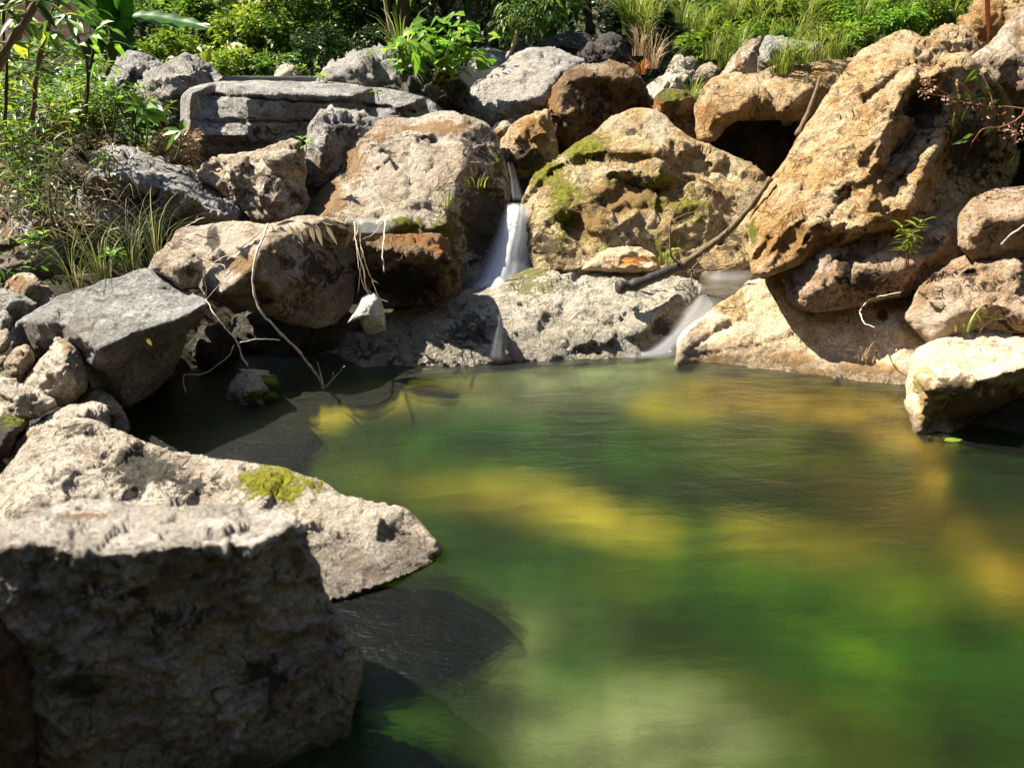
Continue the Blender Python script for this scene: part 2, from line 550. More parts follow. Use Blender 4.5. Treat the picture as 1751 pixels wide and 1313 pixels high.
# algae, sand and silt on the bed of the pool: yellow patches also paint dappled sun, silvery and pale ones a sheen
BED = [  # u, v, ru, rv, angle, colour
    (640, 690, 140, 20, -6, 'sunny_sand'), (480, 742, 150, 18, -14, 'sunny_sand'), (360, 775, 90, 18, -4, 'silt'),
    (840, 868, 120, 24, 8, 'sunny_sand'), (985, 886, 120, 24, 16, 'sunny_sand'), (1090, 930, 80, 22, 14, 'sunny_sand'),
    (1330, 945, 80, 20, 6, 'sunny_sand'), (1260, 985, 90, 24, 10, 'lime'), (1180, 960, 60, 30, 0, 'vivid'),
    (1160, 692, 60, 28, 0, 'sunny_sand'), (1330, 688, 150, 30, 5, 'gold'), (1490, 735, 80, 30, 20, 'gold'), (1575, 800, 24, 90, -15, 'gold'), (1420, 770, 100, 18, 10, 'olive'),
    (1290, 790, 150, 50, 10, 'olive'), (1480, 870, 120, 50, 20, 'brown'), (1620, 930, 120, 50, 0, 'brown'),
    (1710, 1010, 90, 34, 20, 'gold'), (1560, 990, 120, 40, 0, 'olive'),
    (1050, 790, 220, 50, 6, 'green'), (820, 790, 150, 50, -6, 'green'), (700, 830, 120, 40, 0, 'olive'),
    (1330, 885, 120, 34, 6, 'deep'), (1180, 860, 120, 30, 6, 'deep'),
    (1220, 1010, 110, 60, 20, 'vivid'), (1400, 1080, 160, 70, 20, 'vivid'), (1600, 1180, 180, 110, 10, 'vivid'), (1550, 1050, 110, 40, 0, 'lime'), (1480, 1150, 200, 16, 28, 'lime'), (1330, 1230, 160, 22, 24, 'olive'), (1650, 1250, 120, 70, 0, 'deep'), (1500, 1000, 200, 24, 22, 'olive'), (1420, 960, 60, 24, 0, 'sunny_sand'),
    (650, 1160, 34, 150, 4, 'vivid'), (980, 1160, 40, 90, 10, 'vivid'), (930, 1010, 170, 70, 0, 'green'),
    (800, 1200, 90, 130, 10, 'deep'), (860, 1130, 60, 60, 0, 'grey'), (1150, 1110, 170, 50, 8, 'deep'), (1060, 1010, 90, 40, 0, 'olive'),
    (1080, 1270, 170, 60, 0, 'silver_sheen'), (960, 1190, 90, 40, 20, 'pale'), (900, 1090, 120, 50, 0, 'pale'), (700, 1060, 60, 50, 0, 'brown'), (960, 760, 50, 40, 0, 'vivid'),
    (1450, 1270, 130, 50, 10, 'olive'), (1720, 830, 90, 70, 0, 'deep'), (900, 690, 160, 30, -4, 'grey'), (1030, 650, 150, 26, -8, 'silver_sheen'), (1110, 630, 80, 24, -14, 'silver_sheen'),  # grey and silvery patches here paint the sheen below the cascade
]
BC = {'sunny_sand': (.46, .33, .06), 'gold': (.36, .20, .045), 'silt': (.2, .14, .03), 'olive': (.065, .075, .008), 'brown': (.085, .05, .008), 'green': (.018, .068, .006),
      'deep': (.008, .020, .004), 'vivid': (.022, .085, .005), 'lime': (.14, .19, .008), 'pale': (.17, .20, .13), 'grey': (.15, .15, .12), 'silver_sheen': (.30, .30, .27)}
d = gv - np.array([0, 0, CAM_H])
okp = d[:, 1] > .2
cf = d[:, 1] * CP - d[:, 2] * SP
cu_ = d[:, 1] * SP + d[:, 2] * CP
bu = np.where(okp, 875.5 + F * d[:, 0] / np.maximum(cf, .05), -9999)
bv = np.where(okp, 656.5 - F * cu_ / np.maximum(cf, .05), -9999)
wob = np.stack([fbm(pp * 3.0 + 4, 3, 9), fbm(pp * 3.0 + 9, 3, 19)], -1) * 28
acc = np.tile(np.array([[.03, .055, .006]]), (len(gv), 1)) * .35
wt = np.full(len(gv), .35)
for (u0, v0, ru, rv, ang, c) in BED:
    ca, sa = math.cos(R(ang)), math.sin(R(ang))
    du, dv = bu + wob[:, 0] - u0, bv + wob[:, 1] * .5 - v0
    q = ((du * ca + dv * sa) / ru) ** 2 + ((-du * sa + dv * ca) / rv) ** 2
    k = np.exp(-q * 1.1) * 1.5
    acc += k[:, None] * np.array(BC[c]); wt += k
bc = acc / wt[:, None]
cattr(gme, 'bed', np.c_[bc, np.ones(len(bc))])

s = NT('soil_and_pool_bed')
pos = s.n('NewGeometry').outputs['Position']
n1 = s.noise(pos, 9, 8, .7)
soil = s.mix(s.step(n1, .35, .65), (.025, .022, .014), (.07, .058, .036))
soil = s.mix(s.step(s.noise(pos, 3.2, 9, .7), .52, .6), soil, (.028, .034, .012))
soil = s.mix(s.step(s.noise(pos, 45, 6, .7), .58, .68), soil, (.075, .06, .038))
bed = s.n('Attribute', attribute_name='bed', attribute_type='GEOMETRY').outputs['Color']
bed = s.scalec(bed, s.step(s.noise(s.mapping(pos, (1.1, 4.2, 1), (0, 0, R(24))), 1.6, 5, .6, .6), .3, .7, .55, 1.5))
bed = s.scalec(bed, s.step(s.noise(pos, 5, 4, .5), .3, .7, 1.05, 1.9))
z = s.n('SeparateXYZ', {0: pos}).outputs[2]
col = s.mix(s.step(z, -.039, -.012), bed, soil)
b = s.n('Bump', {'Strength': s.step(z, -.2, 0.0, .1, .8), 'Distance': .04, 'Height': n1})
M['ground'] = s.surf(s.n('BsdfPrincipled', {'Base Color': col, 'Roughness': .9, 'Normal': b.outputs[0], 'Specular IOR Level': .1}).outputs[0])
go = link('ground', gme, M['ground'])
tag(go, kind='structure')

# ================================================================== WATER
def water_mat(name, murk, mcol, tint, rough, bstr, blur=.68):
    s = NT(name)
    pos = s.n('NewGeometry').outputs['Position']
    v = s.mapping(pos, (1.0, 2.6, 1.0), (0, 0, R(-14)))
    r1 = s.noise(v, 50, 3, .55, .4)
    r2 = s.noise(v, 5, 3, .5, .4)
    h = s.math('MULTIPLY_ADD', r2, 1.6, s.math('MULTIPLY', r1, .42))
    b = s.n('Bump', {'Strength': bstr, 'Distance': .02, 'Height': h}).outputs[0]
    tr = s.n('BsdfTransparent', {0: tint})
    rf = s.n('BsdfRefraction', {0: tint, 'Roughness': .32, 'IOR': 1.12, 'Normal': b})
    thru = s.n('MixShader', {0: blur, 1: tr.outputs[0], 2: rf.outputs[0]})
    mu = s.n('BsdfDiffuse', {0: mcol, 'Normal': b})
    body = s.n('MixShader', {0: murk, 1: thru.outputs[0], 2: mu.outputs[0]})
    gl = s.n('BsdfGlossy', {0: (1, 1, 1), 'Roughness': rough, 'Normal': b})
    fr = s.n('Fresnel', {'IOR': 1.33, 'Normal': b})
    mx = s.n('MixShader', {0: fr.outputs[0], 1: body.outputs[0], 2: gl.outputs[0]})
    return s.surf(mx.outputs[0])

M['pool'] = water_mat('silky_green_pool_water', .012, (.08, .11, .05), (.80, .88, .58), .29, .42)
wx = np.linspace(-3.2, 4.2, 60); wy = np.linspace(-1.2, 4.0, 44)
WX, WY = np.meshgrid(wx, wy)
wv_ = np.stack([WX.ravel(), WY.ravel(), .006 * fbm(np.stack([WX.ravel(), WY.ravel() * 2, 0 * WX.ravel()], -1) * 1.1, 2, 5)], -1)
ii = (np.arange(43)[:, None] * 60 + np.arange(59)[None]).ravel()
po = link('pool_water', mesh_np('pool_water', wv_, [np.stack([ii, ii + 1, ii + 61, ii + 60], -1)]), M['pool'])
tag(po, kind='structure')

def flat_water(name, poly, z, mat):
    pts = [onz(u, v, z) for u, v in poly]
    me = bpy.data.meshes.new(name)
    me.from_pydata([tuple(p) for p in pts], [], [list(range(len(pts)))])
    return tag(link(name, me, mat), kind='structure')
M['upper'] = water_mat('upper_stream_water', .1, (.32, .29, .24), (.75, .72, .6), .12, .5, 0.0)
flat_water('upper_stream_water', [(1200, 503), (1250, 506), (1292, 474), (1300, 448), (1215, 450), (1196, 474)], .29, M['upper'])
flat_water('plunge_water', [(776, 500), (860, 497), (912, 480), (905, 462), (790, 470)], .2, M['upper'])

def fall_mat(name, gain):
    s = NT(name)
    uv = s.n('UVMap').outputs[0]
    st = s.noise(s.mapping(uv, (6, .8, 1)), 1.0, 3, .5, .4)
    st2 = s.noise(s.mapping(uv, (2.2, 1.6, 1)), 1.0, 3, .5, .3)
    sx = s.n('SeparateXYZ', {0: uv})
    ex = s.math('MULTIPLY', s.step(sx.outputs[0], 0, .28), s.step(sx.outputs[0], .72, 1, 1, 0))
    ey = s.math('MULTIPLY', s.step(sx.outputs[1], 0, .12), s.step(sx.outputs[1], .88, 1, 1, 0))
    al = s.math('MULTIPLY', s.math('MULTIPLY', ex, ey), s.step(s.math('MULTIPLY_ADD', st, .6, s.math('MULTIPLY', st2, .6)), .1, .9, .6, 1.0), clamp=True)
    al = s.math('MULTIPLY', al, gain)
    df = s.n('BsdfDiffuse', {0: (.86, .89, .93)})
    tl = s.n('BsdfTranslucent', {0: (.86, .89, .93)})
    m1 = s.n('MixShader', {0: .45, 1: df.outputs[0], 2: tl.outputs[0]})
    gl = s.n('BsdfGlossy', {0: (1, 1, 1), 'Roughness': .35})
    m2 = s.n('MixShader', {0: .02, 1: m1.outputs[0], 2: gl.outputs[0]})
    mx = s.n('MixShader', {0: al, 1: s.n('BsdfTransparent').outputs[0], 2: m2.outputs[0]})
    return s.surf(mx.outputs[0])
M['fall'] = fall_mat('white_falling_water', .7)
M['faint'] = fall_mat('thin_running_water', .09)
M['mid'] = fall_mat('veil_of_running_water', .19)

def waterfall(label, rows, layers=2, cols=12, name='waterfall', bulge=.04, mat='fall'):
    """rows: (v, u_left, u_right, Y) from the lip down"""
    V, Fc, UV = [], [], []
    rows = np.array(rows, float)
    t = np.linspace(0, len(rows) - 1, 26)
    rr = np.stack([np.interp(t, np.arange(len(rows)), rows[:, k]) for k in range(4)], -1)
    base = 0
    for L in range(layers):
        for i, (v, a, b_, Y) in enumerate(rr):
            sh = .5 * (1 - (1 - L * .18))
            for j in range(cols):
                f = j / (cols - 1)
                ff = .5 + (f - .5) * (1 - L * .25)
                u = a + (b_ - a) * ff
                dy = -bulge * math.sin(math.pi * f) - L * .025 + .005 * math.sin(f * 11 + L * 2 + i * .12)
                V.append(P(u, v, Y + dy)); UV.append((f, 1 - i / 25 + L * .37 * 0))
        for i in range(25):
            for j in range(cols - 1):
                q = base + i * cols + j
                Fc.append((q, q + cols, q + cols + 1, q + 1))
        base += 26 * cols
    me = mesh_np(name, np.array(V), [np.array(Fc)])
    ul = me.uv_layers.new(name='UVMap')
    for lp in me.loops:
        ul.data[lp.index].uv = UV[lp.vertex_index]
    o = link(name, me, M[mat], origin=np.array(V).mean(0))
    return tag(o, label, 'waterfall')

waterfall('main white cascade falling between the tan boulder and the mossy boulder', [(346, 866, 906, 4.48), (366, 856, 912, 4.43), (400, 842, 916, 4.36), (440, 824, 916, 4.28), (475, 806, 914, 4.18), (502, 780, 904, 4.06)], 3)
waterfall('faint trickle of water above the main cascade', [(275, 862, 878, 4.8), (305, 868, 888, 4.7), (345, 872, 902, 4.55)], 1, mat='faint')
waterfall('small cascade tumbling over stones beside the pale shore slab', [(456, 1200, 1312, 4.08), (485, 1186, 1300, 4.0), (508, 1170, 1272, 3.88), (540, 1156, 1240, 3.74), (570, 1140, 1200, 3.62), (598, 1104, 1172, 3.5), (616, 1040, 1166, 3.40)], 2, mat='mid')
waterfall('tiny white trickle in the dark gap left of the big tan boulder', [(338, 506, 536, 4.5), (356, 496, 528, 4.4), (384, 480, 512, 4.3)], 1)
waterfall('faint thread of water running down the wet middle slab', [(536, 850, 864, 3.66), (566, 846, 862, 3.53), (618, 832, 868, 3.36)], 1, mat='faint')
waterfall('white water sliding over the ledge behind the split block', [(372, 588, 676, 3.98), (385, 596, 690, 3.93), (400, 606, 668, 3.85)], 1, mat='mid')

# ================================================================== ROCKS
rock('dark shaded foreground boulder with a pale flat top at the near left', 'fore',
     [(-90, 945, 1.22), (0, 893, 1.3), (60, 872, 1.32), (140, 851, 1.34), (215, 859, 1.33), (300, 867, 1.32), (400, 861, 1.32), (470, 868, 1.3), (507, 882, 1.27), (526, 908, 1.25), (530, 940, 1.24), (546, 965, 1.25), (552, 1010, 1.25), (578, 1045, 1.26), (606, 1085, 1.27), (622, 1130, 1.27), (613, 1180, 1.26), (600, 1240, 1.24), (606, 1330, 1.22), (590, 1420, 1.2), (300, 1440, 1.12), (-110, 1440, 1.1)],
     1.15, 1.33, [(-60, 965, 1.05), (0, 938, 1.06), (60, 922, 1.09), (105, 928, 1.08), (122, 945, 1.06), (180, 946, 1.07), (260, 940, 1.09), (310, 931, 1.12), (400, 932, 1.14), (440, 928, 1.16), (480, 905, 1.2), (60, 1060, 1.05), (130, 1010, 1.1), (200, 1080, 1.08), (330, 1000, 1.14), (430, 1030, 1.16), (520, 1100, 1.21), (560, 1180, 1.22), (300, 1160, 1.1), (120, 1250, 1.04), (230, 1230, 1.1), (430, 1260, 1.14), (370, 1110, 1.17)],
     T=.45, step=4.5, rnd=24, sm=2, amp=1.5, fac=1.25, marks=[(260, 895, 150, 34, 'pale', .72), (430, 895, 60, 26, 'pale', .5), (150, 882, 60, 10, 'ochre', .8), (508, 955, 14, 22, 'ochre', 1.1), (480, 1040, 20, 40, 'pale', .7), (80, 1000, 60, 50, 'pale', .35), (480, 1280, 14, 60, 'pale', .7), (250, 1130, 70, 30, 'pale', .42), (380, 1050, 60, 30, 'pale', .4), (330, 1230, 90, 30, 'pale', .4), (140, 1180, 60, 40, 'dark', .7), (300, 1060, 70, 26, 'dark', .7), (450, 1150, 70, 40, 'dark', .65), (560, 1130, 30, 60, 'pale', .42), (200, 1010, 80, 24, 'dark', .6)])
rock('brown shaded boulder at the lower left edge beside the foreground boulder', 'brown',
     [(-160, 1050), (-20, 1030), (15, 1060), (42, 1110), (56, 1200), (62, 1330), (60, 1420), (-160, 1420)], .98, 1.06, [(-40, 1150, .98)], T=.2, step=6)
rock('long stained slab reaching into the pool with a bright yellow moss patch', 'low',
     [(-60, 850), (0, 810), (35, 765), (75, 724), (112, 711), (150, 716), (200, 735), (250, 758), (300, 772), (360, 783), (430, 789), (480, 796), (520, 812), (562, 828), (585, 846), (640, 858), (692, 868), (717, 890), (738, 915), (756, 937, 1.93), (748, 960, 1.84), (690, 990, 1.75), (620, 1016, 1.68), (560, 1034, 1.64), (540, 1060), (400, 1075), (100, 1075), (-60, 1010)],
     1.58, 2.32, [(110, 800, 2.0), (250, 830, 2.02), (330, 800, 2.16), (430, 830, 2.02), (520, 860, 1.98), (620, 905, 1.93), (690, 925, 1.93), (580, 960, 1.82), (180, 760, 2.15), (60, 830, 1.95)],
     T=.35, step=4.5, rnd=20, sm=3, marks=[(465, 825, 60, 30, 'moss', 1.1), (520, 828, 45, 14, 'moss', .8), (430, 848, 30, 12, 'moss', .6), (240, 800, 75, 45, 'dark', .85), (330, 830, 40, 22, 'dark', .8), (130, 735, 55, 22, 'dark', .7), (600, 880, 90, 40, 'pale', .75), (650, 960, 70, 25, 'pale', .4), (140, 725, 40, 16, 'ochre', .4)])
# stones on the left shore
rock('pale stone with a sunlit top behind the long stained slab', 'pale', [(8, 790), (18, 755), (40, 732), (75, 712), (120, 692), (165, 685), (186, 695), (190, 740), (120, 790), (60, 800)], 2.25, 2.55, [(110, 715, 2.38), (170, 705, 2.42), (60, 745, 2.32)], marks=[(60, 760, 40, 30, 'ochre', .8)], cat='stone', name='stone')
rock('tall pale triangular stone standing at the pool edge', 'pale', [(40, 665), (58, 628), (85, 600), (98, 578), (112, 573), (127, 578), (141, 606), (152, 640), (150, 664), (130, 684), (110, 696), (70, 690)], 2.62, 2.82, [(110, 620, 2.6), (80, 650, 2.62), (125, 660, 2.6)], cat='stone', name='stone', fac=1.3, marks=[(115, 590, 14, 20, 'ochre', .8), (118, 625, 22, 18, 'ochre', .55)])
rock('small upright buff stone left of the triangular one', 'tan', [(-2, 655), (4, 620), (28, 592), (45, 588), (58, 600), (60, 616), (46, 642), (38, 658), (18, 656)], 2.75, 2.85, [(35, 615, 2.7)], cat='stone', name='stone', marks=[(50, 605, 16, 16, 'ochre', .6)])
rock('flat pale stone lying below the upright buff stone', 'pale', [(-30, 720), (-16, 662), (0, 646), (22, 648), (62, 665), (92, 681), (100, 694), (62, 715), (20, 725)], 2.42, 2.62, [(30, 672, 2.44), (70, 690, 2.46)], cat='stone', name='stone')
rock('pale wedge stone touching the water below the triangular stone', 'pale', [(128, 690), (140, 668), (160, 661), (190, 675), (215, 705), (224, 735), (205, 752), (170, 735), (140, 715)], 2.6, 2.8, [(180, 695, 2.62)], cat='stone', name='stone')
rock('dark mossy stone at the left edge above the stained slab', 'dark', [(-30, 800), (-16, 718), (14, 707), (45, 712), (52, 726), (36, 748), (22, 800), (0, 830)], 2.25, 2.45, [(15, 740, 2.25)], cat='stone', name='stone', marks=[(20, 718, 40, 18, 'moss', .75)])
rock('rounded brown stone under the grass on the left bank', 'tan', [(3, 505), (8, 482), (30, 466), (55, 467), (76, 486), (96, 506), (92, 530), (60, 530), (25, 520)], 3.4, 3.6, [(50, 490, 3.38)], cat='stone', name='stone', marks=[(30, 485, 30, 20, 'ochre', .8)])
rock('grey stone below the rounded brown stone', 'grey', [(-30, 560), (-24, 498), (0, 493), (36, 500), (66, 520), (50, 545), (20, 560)], 3.15, 3.35, [(25, 515, 3.12)], cat='stone', name='stone')
rock('small round grey stone at the left edge', 'grey', [(-14, 570), (-12, 535), (10, 530), (23, 545), (19, 566), (0, 575)], 3.0, 3.1, [(5, 548, 2.98)], cat='stone', name='stone')
rock('small sunlit buff stone at the foot of the tilted slab', 'tan', [(-18, 610), (-4, 567), (14, 560), (22, 580), (10, 604)], 2.85, 2.95, [(5, 585, 2.84)], cat='stone', name='stone')
rock('small pinkish pebble behind the upright buff stone', 'tan', [(-10, 630), (0, 608), (11, 604), (15, 614), (6, 628)], 2.8, 2.86, [(4, 616, 2.78)], cat='stone', name='stone', marks=[(4, 615, 20, 20, 'ochre', .5)])
# tilted slab and its neighbours
rock('large grey slab tilted over the left bank with a flat sunlit top', 'blue',
     [(18, 592, 2.95), (14, 575, 3.0), (30, 546, 3.05), (60, 531, 3.15), (100, 508, 3.2), (150, 490), (180, 478), (205, 474), (235, 460), (262, 457), (285, 470), (312, 490), (342, 507, 3.1), (355, 521, 3.0), (346, 545, 3.05), (322, 572, 3.1), (312, 605, 3.1), (292, 645, 3.05), (250, 680, 2.95), (215, 700, 2.85), (170, 675), (150, 650), (120, 610), (60, 612), (25, 607)],
     2.82, 3.36, [(34, 540, 2.92), (75, 546, 2.86), (112, 553, 2.78), (140, 580, 2.66), (168, 600, 2.58), (200, 585, 2.64), (230, 571, 2.71), (300, 549, 2.84), (338, 528, 2.96), (200, 530, 2.95), (270, 500, 3.12), (200, 640, 2.78), (270, 600, 2.95), (90, 580, 2.93)],
     T=.5, step=4, rnd=10, rd=.7, sm=2, amp=.6, fac=.55, marks=[(130, 560, 60, 22, 'ochre', .55), (180, 545, 80, 25, 'pale', .35), (50, 575, 30, 30, 'ochre', .8)], cracks=[([(170, 605), (230, 578), (300, 556), (350, 530)], 3, 5)])
rock('split block with a sunlit left face and a shaded front hung with dry leaves', 'tan',
     [(255, 462), (262, 438), (290, 415), (300, 396, 3.72), (312, 388, 3.75), (370, 383, 3.78), (420, 378, 3.78), (450, 384, 3.7), (482, 377, 3.7), (520, 369, 3.7), (560, 371, 3.66), (592, 382, 3.6), (612, 396, 3.8), (614, 430, 3.82), (607, 480, 3.78), (600, 532, 3.74), (577, 555, 3.64), (540, 564, 3.52), (500, 556, 3.42), (460, 540, 3.34), (420, 530, 3.34), (380, 520), (350, 508), (330, 480), (300, 468)],
     3.3, 3.7, [(456, 398, 3.42), (445, 425, 3.28), (430, 462, 3.2), (378, 502, 3.22), (340, 440, 3.5), (390, 420, 3.5), (520, 392, 3.56), (590, 405, 3.74), (520, 470, 3.42), (470, 500, 3.24), (580, 500, 3.62)],
     T=.35, step=4, rnd=8, sm=2, amp=.6, fac=.8, marks=[(535, 460, 80, 80, 'dark', .62), (470, 520, 60, 30, 'dark', .6), (380, 412, 80, 26, 'pale', .8), (365, 410, 12, 25, 'dark', .9), (420, 455, 40, 20, 'ochre', .9), (450, 500, 30, 30, 'ochre', .7)])  # dark marks deepen the shaded front, pale marks the lit top
rock('small rounded boulder wedged left of the split block', 'tan', [(256, 460), (274, 435), (300, 426), (330, 430), (346, 445), (348, 472), (336, 494), (310, 494), (285, 476)], 3.2, 3.32, [(310, 455, 3.15)], cat='stone', name='stone', fac=.5, marks=[(320, 465, 30, 24, 'dark', .6)])
rock('pale stone standing in the shallow water under the tilted slab', 'pale', [(383, 700), (387, 666), (404, 640), (424, 631), (446, 645), (460, 666), (468, 682), (452, 700), (420, 706)], 2.98, 3.12, [(420, 660, 2.96)], cat='stone', name='stone', marks=[(445, 678, 26, 12, 'moss', .9), (430, 655, 20, 15, 'ochre', .5)])
rock('flat green mossy pebble beside the pale stone in the water', 'mossy', [(444, 686), (450, 672), (466, 669), (478, 675), (474, 688)], 3.0, 3.06, [(462, 676, 2.99)], cat='stone', name='stone', marks=[(462, 675, 30, 20, 'moss', 1.2)])
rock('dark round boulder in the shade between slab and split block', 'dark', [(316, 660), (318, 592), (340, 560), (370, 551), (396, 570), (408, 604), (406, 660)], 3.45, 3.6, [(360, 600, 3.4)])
rock('dark filler rock for the shaded gap at the water under the split block', 'dark', [(380, 665), (385, 590), (400, 540), (460, 520), (560, 520), (620, 545), (625, 650), (520, 690), (430, 690)], 3.55, 3.8, [(500, 620, 3.55)])  # dark rock added to stand for the black shade of the gap
# left back
rock('smooth blue grey boulder with a ridged back on the left bank', 'blue',
     [(138, 340), (148, 292), (160, 262), (180, 246), (215, 248), (250, 258), (280, 278), (312, 285), (342, 300), (372, 325), (412, 355), (440, 380), (400, 392), (320, 396), (300, 404), (270, 420), (200, 410), (150, 385)],
     4.15, 4.75, [(152, 300, 4.2), (220, 300, 4.12), (290, 322, 4.05), (335, 346, 3.98), (390, 372, 3.95), (230, 270, 4.42), (300, 300, 4.3), (230, 360, 4.2), (300, 370, 4.08)], T=.6, step=4, rnd=22, sm=3, marks=[(250, 290, 40, 14, 'ochre', .4), (230, 345, 90, 30, 'dark', .6)])
rock('streaked tan and black boulder below the layered rock', 'tan',
     [(334, 304), (345, 278), (380, 265), (420, 261), (460, 250), (500, 240), (520, 246), (526, 266), (524, 310), (528, 345), (505, 370), (472, 386), (440, 386), (400, 350), (368, 322)],
     4.2, 4.6, [(400, 290, 4.25), (470, 272, 4.3), (505, 262, 4.42), (440, 330, 4.2), (490, 340, 4.25)], T=.5, groove=(50, 22, 9, 3), marks=[(450, 320, 60, 30, 'dark', .55), (430, 290, 40, 14, 'dark', .6), (480, 260, 40, 12, 'pale', .6)])
rock('dark pointed rock leaning between the layered rock and big tan boulder', 'grey',
     [(524, 322), (519, 262), (530, 215), (545, 186), (566, 180), (600, 190), (642, 200), (690, 200), (650, 225), (600, 260), (590, 290), (548, 322)], 4.65, 5.0, [(560, 230, 4.7), (550, 200, 4.85), (580, 215, 4.78), (545, 290, 4.66)], T=.4, marks=[(545, 290, 30, 40, 'ochre', .7), (570, 215, 40, 25, 'dark', .6)])
rock('long layered grey rock with horizontal splits lying across the back', 'blue',
     [(314, 272), (308, 236), (309, 196), (312, 162), (326, 148), (370, 140), (440, 138), (520, 140), (580, 142), (640, 148), (690, 158), (730, 165), (756, 180), (770, 196), (700, 215), (620, 222), (560, 240), (540, 275), (480, 272), (400, 275), (350, 284), (326, 282)],
     5.2, 5.75, [(325, 162, 5.1), (420, 158, 5.18), (520, 160, 5.28), (600, 165, 5.36), (690, 180, 5.42), (325, 230, 5.02), (420, 230, 5.15), (520, 230, 5.3)], T=.9, step=3.2, rnd=10, sm=1, amp=.5, fac=.28,
     cracks=[([(306, 167), (350, 163), (400, 166), (470, 172), (540, 174), (600, 174), (640, 182), (705, 190)], 2.4, 15), ([(306, 205), (370, 207), (440, 208), (540, 206)], 2.2, 11), ([(318, 238), (370, 246), (440, 250), (540, 252)], 4, 14), ([(640, 180), (645, 200)], 2.5, 6)],
     marks=[(430, 225, 130, 30, 'dark', .52), (420, 185, 110, 10, 'dark', .4), (690, 172, 60, 14, 'pale', .3)])
rock('dark pointed boulder beside the banana plant', 'blue', [(185, 180), (179, 142), (194, 110), (214, 88), (235, 85), (260, 95), (285, 111), (280, 150), (250, 185)], 6.1, 6.4, [(225, 115, 6.1), (250, 130, 6.1)], marks=[(235, 140, 40, 25, 'dark', .6)])
rock('jagged grey boulder behind the left end of the layered rock', 'grey', [(238, 170), (242, 148), (262, 120), (292, 104), (315, 90), (336, 95), (358, 110), (385, 135), (360, 165), (318, 190), (300, 215), (270, 200), (250, 185)], 5.7, 6.15, [(290, 130, 5.75), (330, 120, 5.8), (295, 165, 5.7)], fac=1.4, marks=[(275, 160, 30, 20, 'ochre', .5)])
rock('grey boulder half hidden behind weeds on the left', 'blue', [(64, 195), (70, 150), (90, 140), (120, 139), (147, 156), (150, 195), (110, 205)], 5.6, 5.9, [(110, 160, 5.6)], marks=[(120, 175, 30, 12, 'dark', .7)])
rock('pale leaning rock under the weeds at the left', 'grey', [(58, 235), (66, 182), (84, 172), (102, 200), (118, 235), (90, 245)], 5.2, 5.4, [(88, 205, 5.2)], name='stone', cat='stone')
rock('slanted slab at the left edge with a sunlit ochre flank', 'grey', [(-40, 490), (-30, 425), (0, 395), (30, 365), (52, 348), (78, 360), (107, 385), (113, 430), (104, 480), (60, 492)], 3.85, 4.15, [(25, 400, 3.9), (55, 375, 3.95), (60, 440, 3.82)], marks=[(15, 420, 35, 50, 'ochre', .8), (80, 420, 30, 50, 'dark', .5)])
rock('grey rock behind the layered rock below the leafy shrub', 'grey', [(536, 148), (552, 116), (580, 105), (602, 100), (622, 85), (650, 77), (668, 82), (692, 100), (722, 128), (700, 158), (620, 156)], 5.95, 6.3, [(600, 120, 5.98), (650, 100, 6.05), (660, 130, 5.98)], marks=[(630, 115, 20, 20, 'dark', .6)])
rock('dark crag with hanging roots under the leafy shrub', 'dark', [(655, 150), (690, 125), (730, 119), (772, 122), (797, 140), (804, 168), (795, 200), (765, 198), (735, 180), (690, 166)], 5.6, 5.95, [(740, 145, 5.6)], fac=1.6, holes=1)
rock('pale rock half buried in ivy behind the layered rock', 'pale', [(464, 142), (473, 112), (490, 104), (506, 114), (516, 142)], 6.7, 6.9, [(490, 122, 6.65)], name='stone', cat='stone')
rock('pale rock lying in the sunlit bank of weeds', 'pale', [(375, 98), (385, 80), (400, 73), (416, 76), (424, 98)], 7.2, 7.4, [(400, 84, 7.15)], name='stone', cat='stone')
